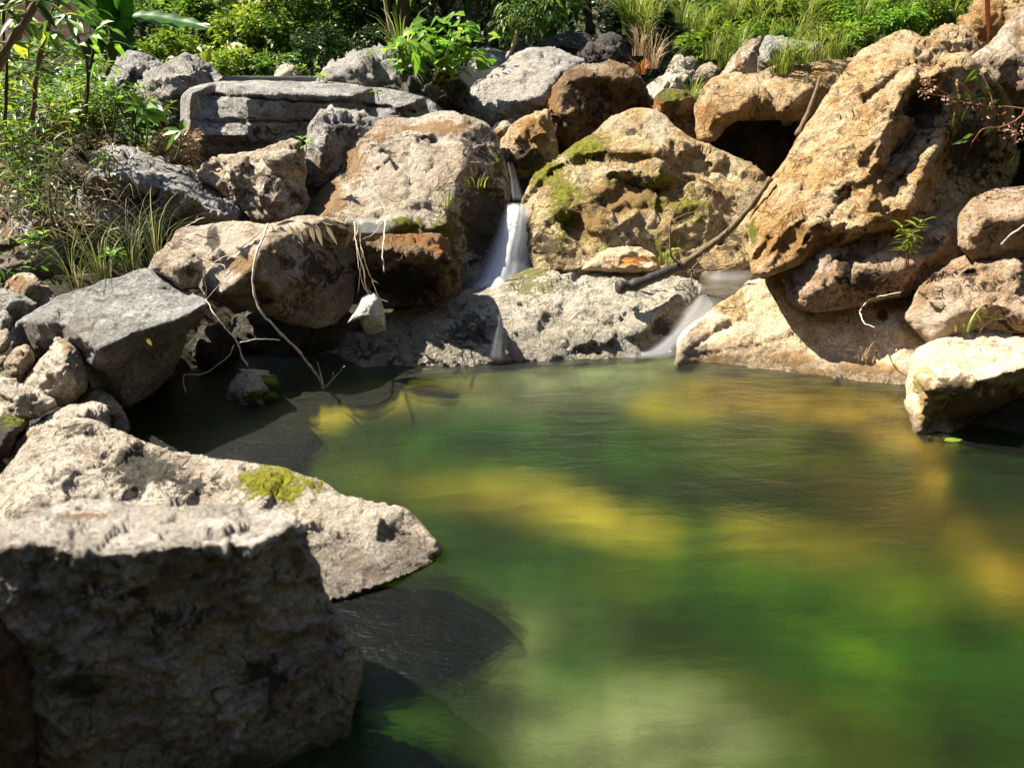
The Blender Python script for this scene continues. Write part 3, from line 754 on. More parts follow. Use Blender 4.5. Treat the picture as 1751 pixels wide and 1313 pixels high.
# centre
rock('big tan boulder with a sunlit flat front left of the waterfall', 'tan',
     [(518, 385, 4.25), (528, 345), (550, 320), (580, 290), (586, 255), (600, 230), (632, 212), (670, 200), (712, 200), (750, 190), (782, 188), (802, 200), (832, 215), (852, 240), (866, 275), (872, 320), (870, 370), (857, 410), (838, 452), (818, 490), (780, 515, 4.25), (700, 490, 4.2), (640, 445, 4.15), (580, 410, 4.1), (540, 398, 4.15)],
     4.25, 4.95, [(640, 230, 4.68), (720, 225, 4.68), (790, 225, 4.7), (630, 268, 4.5), (700, 248, 4.58), (790, 262, 4.5), (600, 330, 4.28), (650, 300, 4.38), (720, 310, 4.3), (783, 300, 4.33), (770, 345, 4.2), (560, 360, 4.15), (600, 378, 4.06), (690, 385, 4.02), (740, 392, 4.05), (765, 385, 4.1), (700, 440, 4.12), (790, 440, 4.25), (840, 300, 4.58), (850, 360, 4.55), (825, 410, 4.45)],
     T=.7, step=4, rnd=20, sm=2, amp=.6, fac=.75, marks=[(690, 300, 90, 60, 'pale', .62), (650, 360, 70, 20, 'pale', .6), (605, 275, 30, 50, 'ochre', .8), (560, 340, 34, 44, 'ochre', .9), (740, 218, 80, 18, 'ochre', .8), (640, 235, 50, 12, 'ochre', .6), (660, 262, 60, 8, 'dark', .65), (720, 240, 80, 6, 'dark', .6), (590, 300, 12, 20, 'dark', .7), (800, 240, 20, 14, 'dark', .7), (830, 250, 30, 40, 'dark', .6), (690, 385, 40, 12, 'moss', 1.1), (760, 395, 40, 40, 'moss', .75), (850, 280, 14, 24, 'moss', .8), (532, 355, 10, 22, 'moss', .7), (830, 380, 50, 90, 'dark', .95), (620, 245, 60, 14, 'dark', .5), (760, 320, 24, 24, 'dark', .6)],
     cracks=[([(700, 252), (740, 238), (800, 236)], 3, 5), ([(690, 318), (700, 335), (720, 345)], 2, 4), ([(600, 270), (620, 250), (660, 245)], 3, 5), ([(640, 300), (700, 268), (760, 262)], 2, 3)])
rock('dark undercut rock with a rough orange rim beside the split block', 'brown',
     [(606, 414), (640, 405), (690, 402), (730, 396), (752, 400), (768, 420), (778, 442), (786, 470), (790, 498), (772, 510), (720, 520), (670, 525), (630, 512), (612, 478)],
     3.75, 3.88, [(620, 418, 3.66), (660, 424, 3.62), (710, 434, 3.58), (750, 436, 3.6), (770, 450, 3.62), (700, 480, 3.66), (760, 490, 3.7)], T=.4, rnd=8, fac=1.4, amp=1.3, holes=.8, marks=[(700, 412, 70, 14, 'ochre', .75), (750, 425, 24, 22, 'ochre', .75), (690, 480, 70, 35, 'dark', 1)])
rock('wet grey slab with water seeping over it at the head of the pool', 'wet',
     [(530, 668, 3.36), (535, 610), (560, 575), (600, 555), (640, 540), (700, 524), (760, 505), (800, 495), (840, 485), (870, 470), (920, 455), (1000, 446), (1060, 445), (1110, 450), (1150, 462), (1190, 474), (1205, 490), (1198, 520), (1175, 560), (1148, 585), (1160, 615, 3.6), (1100, 640, 3.52), (1000, 655, 3.46), (900, 662, 3.42), (700, 672, 3.37), (600, 676, 3.35)],
     3.36, 4.25, [(640, 590, 3.52), (750, 560, 3.62), (700, 620, 3.45), (850, 530, 3.76), (850, 600, 3.52), (930, 500, 3.88), (960, 560, 3.65), (1000, 600, 3.56), (1060, 500, 3.88), (1110, 540, 3.7), (1150, 510, 3.84), (1060, 580, 3.6), (930, 610, 3.51)],
     T=.7, step=4, rnd=18, sm=3, amp=1.15, fac=.55, holes=.1, marks=[(950, 462, 120, 18, 'pale', .5), (880, 470, 70, 16, 'moss', .85), (920, 490, 80, 14, 'moss', .65), (1000, 462, 90, 16, 'pale', .55), (800, 570, 60, 50, 'dark', .7), (990, 600, 60, 18, 'dark', .6), (1130, 560, 24, 24, 'dark', .8), (640, 600, 90, 40, 'dark', .55), (990, 575, 110, 20, 'ochre', .45)],
     dents=[(1000, 492, 26, 8, -16, 10), (940, 550, 20, 14, -20, 8), (1080, 545, 34, 18, -20, 12), (1135, 560, 24, 16, -30, 14), (1010, 600, 34, 12, -14, 8), (830, 570, 18, 30, 20, 14), (780, 580, 30, 14, 20, 10), (900, 520, 20, 10, -30, 9)])
rock('smooth pale stone resting on the wet slab below the mossy boulder', 'shore', [(992, 462), (1010, 431), (1040, 418), (1075, 414), (1102, 420), (1122, 436), (1130, 462), (1060, 468)], 4.05, 4.22, [(1060, 438, 4.06)], fac=.3, name='stone', cat='stone')
rock('big mossy ochre boulder with a shadowed ledge right of the waterfall', 'mossy',
     [(888, 345), (905, 310), (940, 280), (985, 245), (1020, 225), (1050, 200), (1075, 186), (1110, 187), (1136, 200), (1152, 215), (1190, 240), (1240, 260), (1290, 285), (1312, 310), (1305, 350), (1292, 400), (1298, 450), (1250, 470), (1180, 484), (1000, 484), (920, 480), (903, 440), (884, 390)],
     4.1, 5.05, [(1080, 225, 4.8), (1000, 262, 4.6), (1060, 262, 4.55), (1130, 262, 4.55), (940, 296, 4.66), (1000, 272, 4.62), (1060, 276, 4.58), (1150, 240, 4.72), (940, 310, 4.56), (990, 290, 4.5), (1060, 290, 4.45), (1130, 292, 4.46), (960, 345, 4.36), (1030, 330, 4.36), (1100, 340, 4.38), (920, 390, 4.28), (960, 420, 4.16), (1050, 380, 4.24), (1110, 400, 4.22), (1180, 300, 4.56), (1220, 340, 4.44), (1190, 380, 4.3), (1260, 330, 4.56), (1250, 400, 4.36), (1180, 440, 4.18)],
     T=.8, step=4, rnd=24, sm=2, amp=1.1, fac=.7,
     dents=[(985, 395, 15, 36, -38, 24), (1085, 318, 44, 22, 10, 22), (1070, 230, 9, 6, -20, 9), (1190, 285, 26, 16, 20, 18), (1110, 360, 30, 18, 0, 14), (1240, 300, 30, 14, 25, 14), (1060, 345, 30, 24, 0, 12)],
     cracks=[([(892, 352), (935, 305), (985, 276), (1030, 266)], 5, 16), ([(1030, 266), (1080, 268), (1135, 272), (1150, 290)], 4, 6), ([(1150, 245), (1150, 275), (1180, 312), (1215, 300), (1245, 280)], 6, 10), ([(1050, 300), (1100, 330), (1150, 325), (1180, 312)], 8, 10)],
     marks=[(985, 250, 56, 26, 'moss', .95), (925, 295, 46, 24, 'moss', .95), (965, 330, 22, 30, 'moss', .85), (985, 330, 34, 26, 'moss', .6), (960, 370, 26, 60, 'moss', .7), (1130, 310, 50, 16, 'moss', .75), (1180, 355, 44, 28, 'moss', .75), (1150, 420, 40, 30, 'moss', .6), (1120, 215, 26, 40, 'pale', .9), (1050, 215, 40, 30, 'pale', .5), (1060, 292, 60, 8, 'pale', .8), (1080, 335, 90, 44, 'ochre', .95), (1010, 370, 40, 50, 'ochre', .8), (1095, 315, 60, 24, 'dark', .75), (1020, 345, 34, 34, 'dark', .55), (1200, 330, 60, 40, 'dark', .5), (1120, 350, 40, 20, 'moss', .6), (1060, 305, 50, 10, 'moss', .55), (1080, 265, 70, 12, 'ochre', .9), (1080, 228, 14, 10, 'dark', .9), (940, 420, 40, 40, 'dark', .7), (1230, 320, 60, 30, 'ochre', .5), (1150, 270, 24, 30, 'dark', .4), (1250, 420, 30, 40, 'dark', .7), (900, 400, 16, 60, 'dark', .7)])
rock('dark brown boulder with a shaded face behind the mossy boulder', 'brown',
     [(942, 262), (934, 192), (944, 150), (964, 125), (990, 107), (1040, 104), (1072, 110), (1092, 130), (1107, 155), (1116, 190), (1100, 225), (1050, 230), (1010, 250), (960, 275)],
     5.55, 5.95, [(962, 140, 5.6), (1000, 126, 5.6), (1060, 130, 5.6), (1086, 148, 5.62), (955, 200, 5.42), (1040, 180, 5.66), (1095, 190, 5.85)], T=.7, rnd=12, marks=[(1020, 112, 50, 8, 'pale', .6), (945, 200, 10, 50, 'ochre', 1.2), (958, 240, 16, 30, 'ochre', .9), (1020, 180, 60, 40, 'dark', .6)])
rock('large smooth pale boulder tilted to the light at the back', 'grey',
     [(786, 195), (792, 165), (815, 140), (850, 115), (880, 95), (905, 82), (960, 82), (986, 95), (1004, 103), (990, 140), (960, 180), (935, 195), (900, 205), (870, 212), (830, 218), (800, 212)],
     5.75, 6.6, [(800, 192, 5.78), (860, 188, 5.72), (930, 158, 5.85), (965, 120, 6.05), (880, 130, 6.12), (930, 110, 6.22), (840, 150, 5.98)], T=.8, rnd=10, fac=.6, amp=.6, marks=[(880, 130, 90, 50, 'pale', .7)], cracks=[([(925, 103), (950, 106), (990, 100)], 2, 4), ([(905, 150), (920, 140)], 2, 4)])
rock('orange stained rock between the two big boulders above the falls', 'warm', [(855, 262), (858, 240), (870, 220), (890, 200), (912, 191), (938, 190), (950, 230), (956, 270), (940, 290), (912, 300), (890, 308), (868, 300)], 4.95, 5.25, [(880, 235, 5.0), (905, 205, 5.1), (880, 270, 4.95), (925, 250, 5.02)], marks=[(915, 225, 30, 30, 'ochre', 1), (900, 275, 40, 20, 'dark', .9), (875, 250, 14, 24, 'pale', .6)])
rock('small pale rock perched right of the big tan boulder', 'tan', [(838, 232), (848, 210), (875, 202), (888, 212), (874, 232), (858, 248)], 5.2, 5.35, [(862, 220, 5.18)], name='stone', cat='stone', marks=[(850, 232, 14, 14, 'ochre', .9)])
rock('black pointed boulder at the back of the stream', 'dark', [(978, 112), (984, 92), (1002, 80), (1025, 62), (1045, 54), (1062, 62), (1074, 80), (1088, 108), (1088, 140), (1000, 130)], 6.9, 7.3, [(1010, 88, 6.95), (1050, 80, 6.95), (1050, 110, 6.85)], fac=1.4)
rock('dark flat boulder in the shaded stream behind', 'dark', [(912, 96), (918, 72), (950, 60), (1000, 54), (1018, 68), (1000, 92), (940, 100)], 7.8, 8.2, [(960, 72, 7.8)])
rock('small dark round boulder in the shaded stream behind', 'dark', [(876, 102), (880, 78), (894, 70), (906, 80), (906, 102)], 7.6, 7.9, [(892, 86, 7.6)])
rock('bluish flat rock under the slim trees at the back', 'blue', [(795, 122), (806, 92), (832, 78), (866, 90), (876, 118)], 7.3, 7.9, [(835, 100, 7.5)])
# right back
rock('ochre ledge rock overhanging the black hollow', 'warm',
     [(1192, 236), (1186, 182), (1199, 150), (1215, 135), (1242, 127), (1300, 128), (1332, 115), (1382, 110), (1420, 100), (1470, 100), (1450, 150), (1415, 190), (1392, 202), (1370, 206), (1340, 208), (1300, 206), (1262, 204), (1245, 212), (1228, 240), (1212, 248)],
     4.85, 5.4, [(1210, 165, 4.95), (1300, 160, 4.95), (1380, 150, 4.95), (1250, 196, 4.8), (1340, 198, 4.78), (1215, 210, 4.85)], T=1.0, rnd=9, amp=.8, marks=[(1210, 200, 24, 30, 'ochre', .9), (1290, 150, 60, 22, 'pale', .5), (1350, 170, 16, 16, 'dark', .6), (1400, 140, 30, 40, 'ochre', .7)])
rock('dark backing rock for the shade in the hollow under the ochre ledge', 'dark', [(1195, 215), (1260, 190), (1400, 180), (1390, 240), (1345, 310), (1290, 310), (1230, 285), (1200, 260)], 5.35, 5.6, [(1290, 250, 5.4)])  # dark stone put here to carry the shade of the hollow
rock('small mossy rock left of the ochre ledge', 'brown', [(1112, 195), (1123, 162), (1140, 151), (1170, 154), (1187, 165), (1192, 205), (1190, 240), (1150, 230), (1130, 212)], 5.25, 5.5, [(1135, 175, 5.25), (1165, 172, 5.25), (1170, 205, 5.3)], rnd=8, marks=[(1150, 165, 34, 12, 'moss', .9), (1125, 180, 14, 20, 'ochre', .8)])
rock('pale crag on the right bank under hanging grass', 'pale', [(1132, 135), (1148, 102), (1165, 85), (1192, 79), (1200, 100), (1190, 135)], 6.3, 6.7, [(1165, 110, 6.35)], fac=1.5)
rock('low pale rock in front of the crag on the right bank', 'pale', [(1094, 172), (1108, 146), (1130, 130), (1162, 124), (1182, 130), (1165, 155), (1125, 178)], 6.0, 6.3, [(1135, 148, 6.0)])
rock('tan wedge rock beneath the fern bank', 'tan', [(1180, 140), (1196, 112), (1215, 106), (1235, 120), (1225, 145)], 5.9, 6.1, [(1208, 124, 5.88)], name='stone', cat='stone')
rock('pale upright wedge behind the ochre ledge', 'tan', [(1224, 138), (1250, 100), (1275, 71), (1302, 64), (1310, 100), (1300, 138)], 5.6, 5.9, [(1270, 105, 5.6), (1290, 80, 5.72)], marks=[(1262, 110, 8, 24, 'ochre', .9)])
rock('blue grey slab lying on top of the ochre ledge', 'blue', [(1294, 125), (1299, 82), (1309, 61), (1330, 61), (1362, 70), (1408, 78), (1395, 95), (1345, 112), (1312, 132)], 5.3, 5.6, [(1320, 85, 5.3), (1360, 85, 5.32)], marks=[(1303, 112, 10, 16, 'ochre', .9)])
rock('huge pitted ochre boulder with deep diagonal hollows on the right', 'karst',
     [(1288, 475, 3.55), (1280, 430, 3.65), (1284, 380, 3.8), (1310, 320, 3.95), (1345, 270, 4.05), (1380, 210, 4.2), (1420, 150, 4.35), (1460, 100, 4.5), (1492, 75), (1530, 52), (1552, 47), (1582, 65), (1612, 80), (1622, 96), (1650, 91), (1672, 105), (1702, 140), (1732, 180, 4.55), (1742, 210, 4.55), (1738, 270, 4.5), (1722, 330, 4.5), (1640, 372, 4.05), (1560, 392), (1480, 405), (1420, 432), (1350, 460), (1310, 474)],
     3.45, 4.7, [(1330, 400, 3.55), (1360, 330, 3.72), (1410, 250, 3.9), (1460, 180, 4.08), (1510, 110, 4.3), (1560, 80, 4.42), (1400, 380, 3.48), (1450, 310, 3.62), (1480, 230, 3.8), (1640, 110, 4.15), (1560, 140, 3.95), (1525, 200, 3.8), (1505, 260, 3.68), (1488, 330, 3.52), (1480, 392, 3.44), (1570, 180, 4.2), (1545, 250, 4.0), (1520, 320, 3.72), (1635, 200, 4.0), (1600, 250, 3.82), (1570, 300, 3.66), (1545, 355, 3.5), (1650, 270, 4.32), (1700, 240, 4.52), (1620, 335, 4.05), (1690, 330, 4.45), (1690, 170, 4.5)],
     T=.9, step=4, rnd=18, sm=2, amp=.9, fac=.8, groove=(-52, 30, 9, 3.2), holes=.55,
     dents=[(1510, 285, 9, 48, 38, 30), (1545, 300, 8, 46, 38, 26), (1445, 335, 24, 14, -40, 20), (1400, 240, 20, 8, -40, 12), (1490, 165, 28, 9, -42, 22), (1590, 335, 10, 26, 38, 22), (1350, 410, 20, 10, -52, 8), (1660, 260, 50, 70, 20, 24), (1535, 130, 30, 9, -35, 18)],
     marks=[(1410, 200, 50, 80, 'pale', .45), (1500, 200, 30, 50, 'dark', .5), (1420, 330, 40, 30, 'dark', .52), (1380, 380, 60, 20, 'dark', .55), (1545, 75, 50, 22, 'pale', .6), (1360, 410, 90, 50, 'ochre', .75), (1480, 330, 80, 60, 'ochre', .55), (1660, 250, 60, 90, 'dark', .75), (1580, 190, 40, 60, 'dark', .8), (1340, 340, 40, 40, 'ochre', .4), (1288, 400, 8, 30, 'moss', .8)])  # dark marks towards the right paint the shaded side
rock('orange rock at the top right corner', 'warm', [(1658, 85), (1654, 40), (1664, 0), (1680, -50), (1840, -50), (1840, 90), (1700, 95)], 5.1, 5.4, [(1690, 30, 5.1), (1740, 40, 5.0)], T=.5, holes=1, fac=1.2, marks=[(1690, 40, 40, 40, 'ochre', .9)])
rock('tan boulder sloping down behind the huge pitted boulder', 'tan', [(1655, 112), (1668, 93), (1692, 75), (1722, 40), (1751, 14), (1840, -20), (1840, 290), (1760, 240), (1735, 200), (1700, 155)], 4.55, 4.9, [(1720, 90, 4.6), (1760, 120, 4.5)], T=.5, marks=[(1740, 60, 10, 40, 'ochre', .8), (1740, 160, 40, 40, 'ochre', .6)])
rock('round brown boulder on the crest behind the huge pitted boulder', 'warm', [(1572, 78), (1598, 50), (1630, 41), (1652, 45), (1670, 66), (1676, 92), (1650, 104), (1610, 100)], 4.85, 5.1, [(1610, 65, 4.85), (1650, 75, 4.85)], marks=[(1655, 75, 18, 20, 'dark', .6)])
# right shore
rock('rough brown rock lying on the pale shore slab under the huge boulder', 'pock',
     [(1348, 520), (1338, 475), (1358, 442), (1400, 410), (1460, 395), (1500, 380), (1560, 374), (1622, 360), (1645, 375), (1660, 415), (1630, 458), (1585, 488), (1542, 508), (1492, 516), (1452, 530), (1402, 536), (1370, 530)],
     3.4, 3.85, [(1400, 440, 3.48), (1440, 410, 3.6), (1400, 490, 3.38), (1500, 420, 3.5), (1560, 400, 3.58), (1600, 400, 3.56), (1470, 470, 3.38), (1540, 460, 3.4), (1590, 440, 3.46), (1620, 410, 3.5)],
     T=.5, rnd=10, fac=.9, holes=1.2, marks=[(1400, 450, 50, 30, 'pale', .6), (1480, 480, 60, 30, 'dark', .7), (1440, 460, 14, 40, 'dark', .8), (1530, 420, 40, 20, 'pale', .3)], dents=[(1455, 460, 8, 34, 15, 16), (1580, 420, 22, 12, 0, 16)])
rock('rounded tan boulder at the right edge above the shore', 'pock', [(1636, 420), (1638, 368), (1660, 340), (1700, 325), (1751, 317), (1830, 325), (1830, 450), (1720, 450), (1660, 445)], 3.2, 3.45, [(1680, 375, 3.2), (1740, 370, 3.15)], T=.4, fac=.4, marks=[(1700, 350, 50, 30, 'pale', .5)])
rock('pale sunlit slab sloping into the pool on the right shore', 'shore',
     [(1152, 620, 3.42), (1157, 582, 3.55), (1180, 555, 3.62), (1216, 530, 3.7), (1260, 500, 3.78), (1290, 470, 3.86), (1330, 440, 3.95), (1375, 424, 4.0), (1420, 440), (1460, 500), (1500, 500), (1560, 492), (1610, 520), (1640, 570), (1600, 620), (1570, 660, 3.2), (1560, 712, 3.1), (1480, 706, 3.14), (1400, 690, 3.22), (1300, 672, 3.31), (1200, 664, 3.38), (1158, 655, 3.42)],
     2.9, 4.0, [(1200, 590, 3.56), (1250, 550, 3.62), (1310, 500, 3.75), (1300, 575, 3.54), (1380, 555, 3.54), (1460, 560, 3.46), (1540, 560, 3.38), (1200, 612, 3.52), (1300, 605, 3.48), (1400, 605, 3.44), (1500, 620, 3.32), (1540, 600, 3.3), (1280, 630, 3.42), (1400, 640, 3.33), (1500, 652, 3.24)],
     T=.7, step=4, rnd=14, sm=4, amp=.8, fac=.4, marks=[(1350, 612, 40, 12, 'ochre', 1), (1480, 630, 70, 14, 'ochre', .8), (1240, 560, 60, 10, 'ochre', .4), (1290, 632, 110, 10, 'dark', .5), (1230, 615, 60, 14, 'ochre', .75), (1390, 640, 90, 14, 'ochre', .7), (1510, 540, 10, 14, 'dark', 1), (1300, 560, 120, 50, 'pale', .5)],
     cracks=[([(1175, 600), (1230, 565), (1275, 545)], 3, 5), ([(1160, 610), (1240, 600), (1300, 590)], 2.5, 4)], dents=[(1508, 542, 8, 12, 10, 12)])
rock('rough brown boulder with a pale crest at the right edge of the shore', 'pock',
     [(1545, 545), (1560, 500), (1590, 470), (1632, 445), (1682, 430), (1751, 423), (1850, 430), (1850, 620), (1700, 600), (1640, 605), (1590, 590)],
     3.05, 3.4, [(1600, 490, 3.12), (1660, 455, 3.18), (1740, 445, 3.15), (1620, 540, 3.02), (1700, 520, 3.0), (1760, 540, 2.95)], T=.5, rnd=14, holes=1.2, fac=.9, marks=[(1600, 545, 70, 50, 'pale', .75), (1690, 440, 60, 10, 'pale', .6), (1680, 480, 50, 30, 'dark', .6), (1720, 550, 50, 30, 'dark', .6), (1660, 465, 16, 12, 'dark', .9)], dents=[(1660, 468, 16, 8, 0, 14)])
rock('block with a pale flat top and dark shaded front at the right edge', 'shore',
     [(1546, 690, 2.85), (1548, 650, 2.95), (1556, 620, 3.0), (1572, 595), (1612, 576), (1680, 565), (1751, 561), (1860, 565), (1860, 810), (1751, 800), (1640, 800), (1585, 795), (1568, 750)],
     2.55, 3.1, [(1580, 640, 2.72), (1620, 652, 2.66), (1680, 650, 2.63), (1740, 632, 2.66), (1800, 620, 2.66), (1600, 610, 2.88), (1680, 600, 2.86), (1620, 720, 2.76), (1700, 720, 2.86), (1780, 720, 2.95), (1575, 700, 2.72)],
     T=.6, rnd=10, amp=1.1, fac=.8, marks=[(1570, 660, 16, 40, 'moss', .45), (1585, 690, 20, 60, 'ochre', .9), (1680, 700, 90, 50, 'dark', .95), (1640, 655, 60, 8, 'dark', .7), (1690, 610, 70, 22, 'pale', .45)])  # dark marks paint the shade on the front and below the lip

# ================================================================== PLANTS
G_YEL = [(.04, .085, .012), (.09, .16, .015), (.17, .24, .02), (.30, .33, .03)]
G_MID = [(.02, .05, .010), (.045, .10, .014), (.09, .17, .018), (.17, .24, .025)]
G_DRK = [(.010, .022, .008), (.018, .042, .010), (.03, .065, .013), (.05, .09, .018)]
G_BRT = [(.06, .15, .015), (.10, .22, .02), (.15, .29, .025), (.24, .36, .03)]
M['leaf_yel'] = leaf_mat('yellow_green_leaf', G_YEL)
M['leaf_mid'] = leaf_mat('green_leaf', G_MID)
M['leaf_drk'] = leaf_mat('dark_green_leaf', G_DRK, trans=.25)
M['leaf_brt'] = leaf_mat('bright_green_leaf', G_BRT)
M['leaf_ban'] = leaf_mat('banana_leaf', [(.015, .05, .012), (.03, .10, .015), (.06, .20, .015)], trans=.4, rough=.35)
M['grass'] = leaf_mat('green_grass', [(.05, .09, .015), (.10, .16, .02), (.19, .24, .03), (.36, .34, .10)], trans=.4)
M['grass_dk'] = leaf_mat('thin_grass', [(.03, .055, .012), (.07, .10, .02), (.16, .17, .05), (.34, .30, .16)], trans=.3)
M['straw'] = leaf_mat('dry_straw', [(.22, .13, .06), (.34, .23, .12), (.46, .35, .22), (.56, .47, .34)], trans=.2, rough=.7)
M['rust'] = leaf_mat('rust_dry_leaf', [(.16, .05, .02), (.28, .09, .03), (.42, .18, .05), (.5, .3, .10)], trans=.25, rough=.7)
M['husk'] = leaf_mat('pinkish_husk', [(.16, .075, .045), (.3, .16, .10), (.42, .28, .19)], trans=.2, rough=.8)
M['bark'] = plain_mat('brown_bark', (.10, .07, .045), (.20, .15, .10), 40, .9, .7, .01, (3, 3, .5))
M['bark_pale'] = plain_mat('pale_bark', (.26, .21, .15), (.42, .36, .28), 50, .85, .5, .006, (3, 3, .5))
M['bark_dark'] = plain_mat('dark_bark', (.03, .022, .016), (.075, .055, .04), 40, .9, .7, .01, (3, 3, .5))
M['stem_g'] = plain_mat('green_stem', (.06, .09, .02), (.13, .15, .04), 60)
M['stem_r'] = plain_mat('reddish_stem', (.16, .06, .035), (.28, .13, .07), 60)
M['twig_w'] = plain_mat('bleached_twig', (.42, .37, .30), (.62, .57, .49), 70, .8, .4, .003)
M['log_wet'] = plain_mat('wet_black_wood', (.015, .013, .012), (.05, .043, .037), 60, .5, .7, .006, (1, 1, 1), .4)

def norm(a):
    return a / (np.linalg.norm(a, axis=-1, keepdims=True) + 1e-9)

def leaves_np(org, ax, nrm, L, Wd, droop=.25, fold=.18, rnd=None):
    N = len(org)
    ax = norm(ax)
    side = norm(np.cross(ax, nrm))
    nrm = norm(np.cross(side, ax))
    L = np.broadcast_to(L, (N,)); Wd = np.broadcast_to(Wd, (N,))
    rows = [(0, 0), (.28, .46), (.62, .40), (1, 0)]
    V = []
    for t, wv in rows:
        c = org + ax * (L * t)[:, None] + np.array([0, 0, -1.0]) * (droop * L * t * t)[:, None]
        if wv == 0:
            V.append(c)
        else:
            o = side * (Wd * wv)[:, None]
            lift = nrm * (Wd * wv * fold * 2)[:, None]
            V += [c - o + lift, c, c + o + lift]
    V = np.stack(V, 1)
    b = (np.arange(N) * 8)[:, None]
    tri = np.concatenate([b + np.array([0, 2, 1]), b + np.array([0, 3, 2]), b + np.array([4, 5, 7]), b + np.array([5, 6, 7])])
    quad = np.concatenate([b + np.array([1, 2, 5, 4]), b + np.array([2, 3, 6, 5])])
    rnd = RS.rand(N) if rnd is None else rnd
    return V.reshape(-1, 3), [tri, quad], np.repeat(rnd, 8)

def leaf_obj(name, org, ax, nrm, L, Wd, mat, parent=None, droop=.25, fold=.18, rnd=None, origin=None):
    V, Fc, r = leaves_np(org, ax, nrm, L, Wd, droop, fold, rnd)
    me = mesh_np(name, V, Fc)
    fattr(me, 'rnd', r)
    if parent is not None and origin is None:
        origin = np.array(parent.location)
        o = link(name, me, mat, parent, origin=origin)
        o.location = (0, 0, 0)
        return o
    return link(name, me, mat, parent, origin=origin)

def blade_obj(name, org, hdir, L, lean, Wd, mat, parent=None, rnd=None, seg=5):
    N = len(org)
    hdir = norm(hdir)
    side = norm(np.cross(hdir, np.array([0, 0, 1.0])))
    V = []
    for k in range(seg + 1):
        t = k / seg
        a = lean * t * 1.5
        h = np.sin(a) / np.maximum(lean * 1.5, .05)
        c = org + hdir * (L * lean * t * t * .75)[:, None] + np.array([0, 0, 1.0]) * (L * (t - .42 * lean * t * t * t))[:, None]
        o = side * (Wd * (1 - t) ** .7 * .5 + .0004)[:, None]
        V += [c - o, c + o]
    V = np.stack(V, 1)
    n = 2 * (seg + 1)
    b = (np.arange(N) * n)[:, None]
    quad = np.concatenate([b + np.array([2 * k, 2 * k + 1, 2 * k + 3, 2 * k + 2]) for k in range(seg)])
    me = mesh_np(name, V.reshape(-1, 3), [quad])
    rnd = RS.rand(N) if rnd is None else rnd
    fattr(me, 'rnd', np.repeat(rnd, n))
    if parent is not None:
        o = link(name, me, mat, parent, origin=np.array(parent.location))
        o.location = (0, 0, 0)
        return o
    return link(name, me, mat, origin=org.mean(0))

def smooth_path(pts, n=8):
    p = np.asarray(pts, float)
    q = np.concatenate([[2 * p[0] - p[1]], p, [2 * p[-1] - p[-2]]])
    out = []
    for i in range(1, len(q) - 2):
        for k in range(n):
            t = k / n
            out.append(.5 * ((2 * q[i]) + (-q[i - 1] + q[i + 1]) * t + (2 * q[i - 1] - 5 * q[i] + 4 * q[i + 1] - q[i + 2]) * t * t + (-q[i - 1] + 3 * q[i] - 3 * q[i + 1] + q[i + 2]) * t ** 3))
    out.append(p[-1])
    return np.array(out)

def tube_np(paths, sides=6):
    """paths: list of (points, r0, r1); one vertex set"""
    V, Q, Tq, base = [], [], [], 0
    for pts, r0, r1 in paths:
        pts = np.asarray(pts)
        n = len(pts)
        tg = norm(np.gradient(pts, axis=0))
        up = np.array([.3, .2, 1.0]) if abs(tg[0, 2]) < .9 else np.array([1.0, .2, .1])
        a = norm(np.cross(tg, up)); b = np.cross(tg, a)
        rr = np.linspace(r0, r1, n) * (1 + .22 * np.sin(np.arange(n) * 2.3) * np.cos(np.arange(n) * .9) + .12 * np.sin(np.arange(n) * 1.1 + n))
        for i in range(n):
            for k in range(sides):
                an = 2 * math.pi * k / sides
                V.append(pts[i] + (a[i] * math.cos(an) + b[i] * math.sin(an)) * rr[i])
        for i in range(n - 1):
            for k in range(sides):
                Q.append((base + i * sides + k, base + i * sides + (k + 1) % sides, base + (i + 1) * sides + (k + 1) % sides, base + (i + 1) * sides + k))
        for e0, rev in ((0, True), (n - 1, False)):
            for k in range(1, sides - 1):
                f = (base + e0 * sides, base + e0 * sides + k, base + e0 * sides + k + 1)
                Tq.append(f[::-1] if rev else f)
        base += n * sides
    return np.array(V), [np.array(Q), np.array(Tq)]

def tubes(name, paths, mat, parent=None, sides=6):
    V, Fc = tube_np(paths, sides)
    me = mesh_np(name, V, Fc)
    if parent is not None:
        o = link(name, me, mat, parent, origin=np.array(parent.location))
        o.location = (0, 0, 0)
        return o
    return link(name, me, mat, origin=V.mean(0))

def pxpath(pts, n=6):
    """pts: (u, v, Y) corner points of a stick"""
    a = np.array([P(u, v, Y) for u, v, Y in pts])
    q = smooth_path(a, n)
    j = np.stack([fbm(q * 40 + k * 5.3, 2, 21 + k) for k in range(3)], -1)
    j[0] = j[-1] = 0
    return q + j * min(.004, .03 * np.linalg.norm(a[-1] - a[0]))

def on_ground(x, y):
    return np.stack([x, y, ground_z(x, y)], -1)

def rdir(n, up=0.0):
    a = RS.randn(n, 3)
    a[:, 2] = a[:, 2] * .5 + up
    return norm(a)

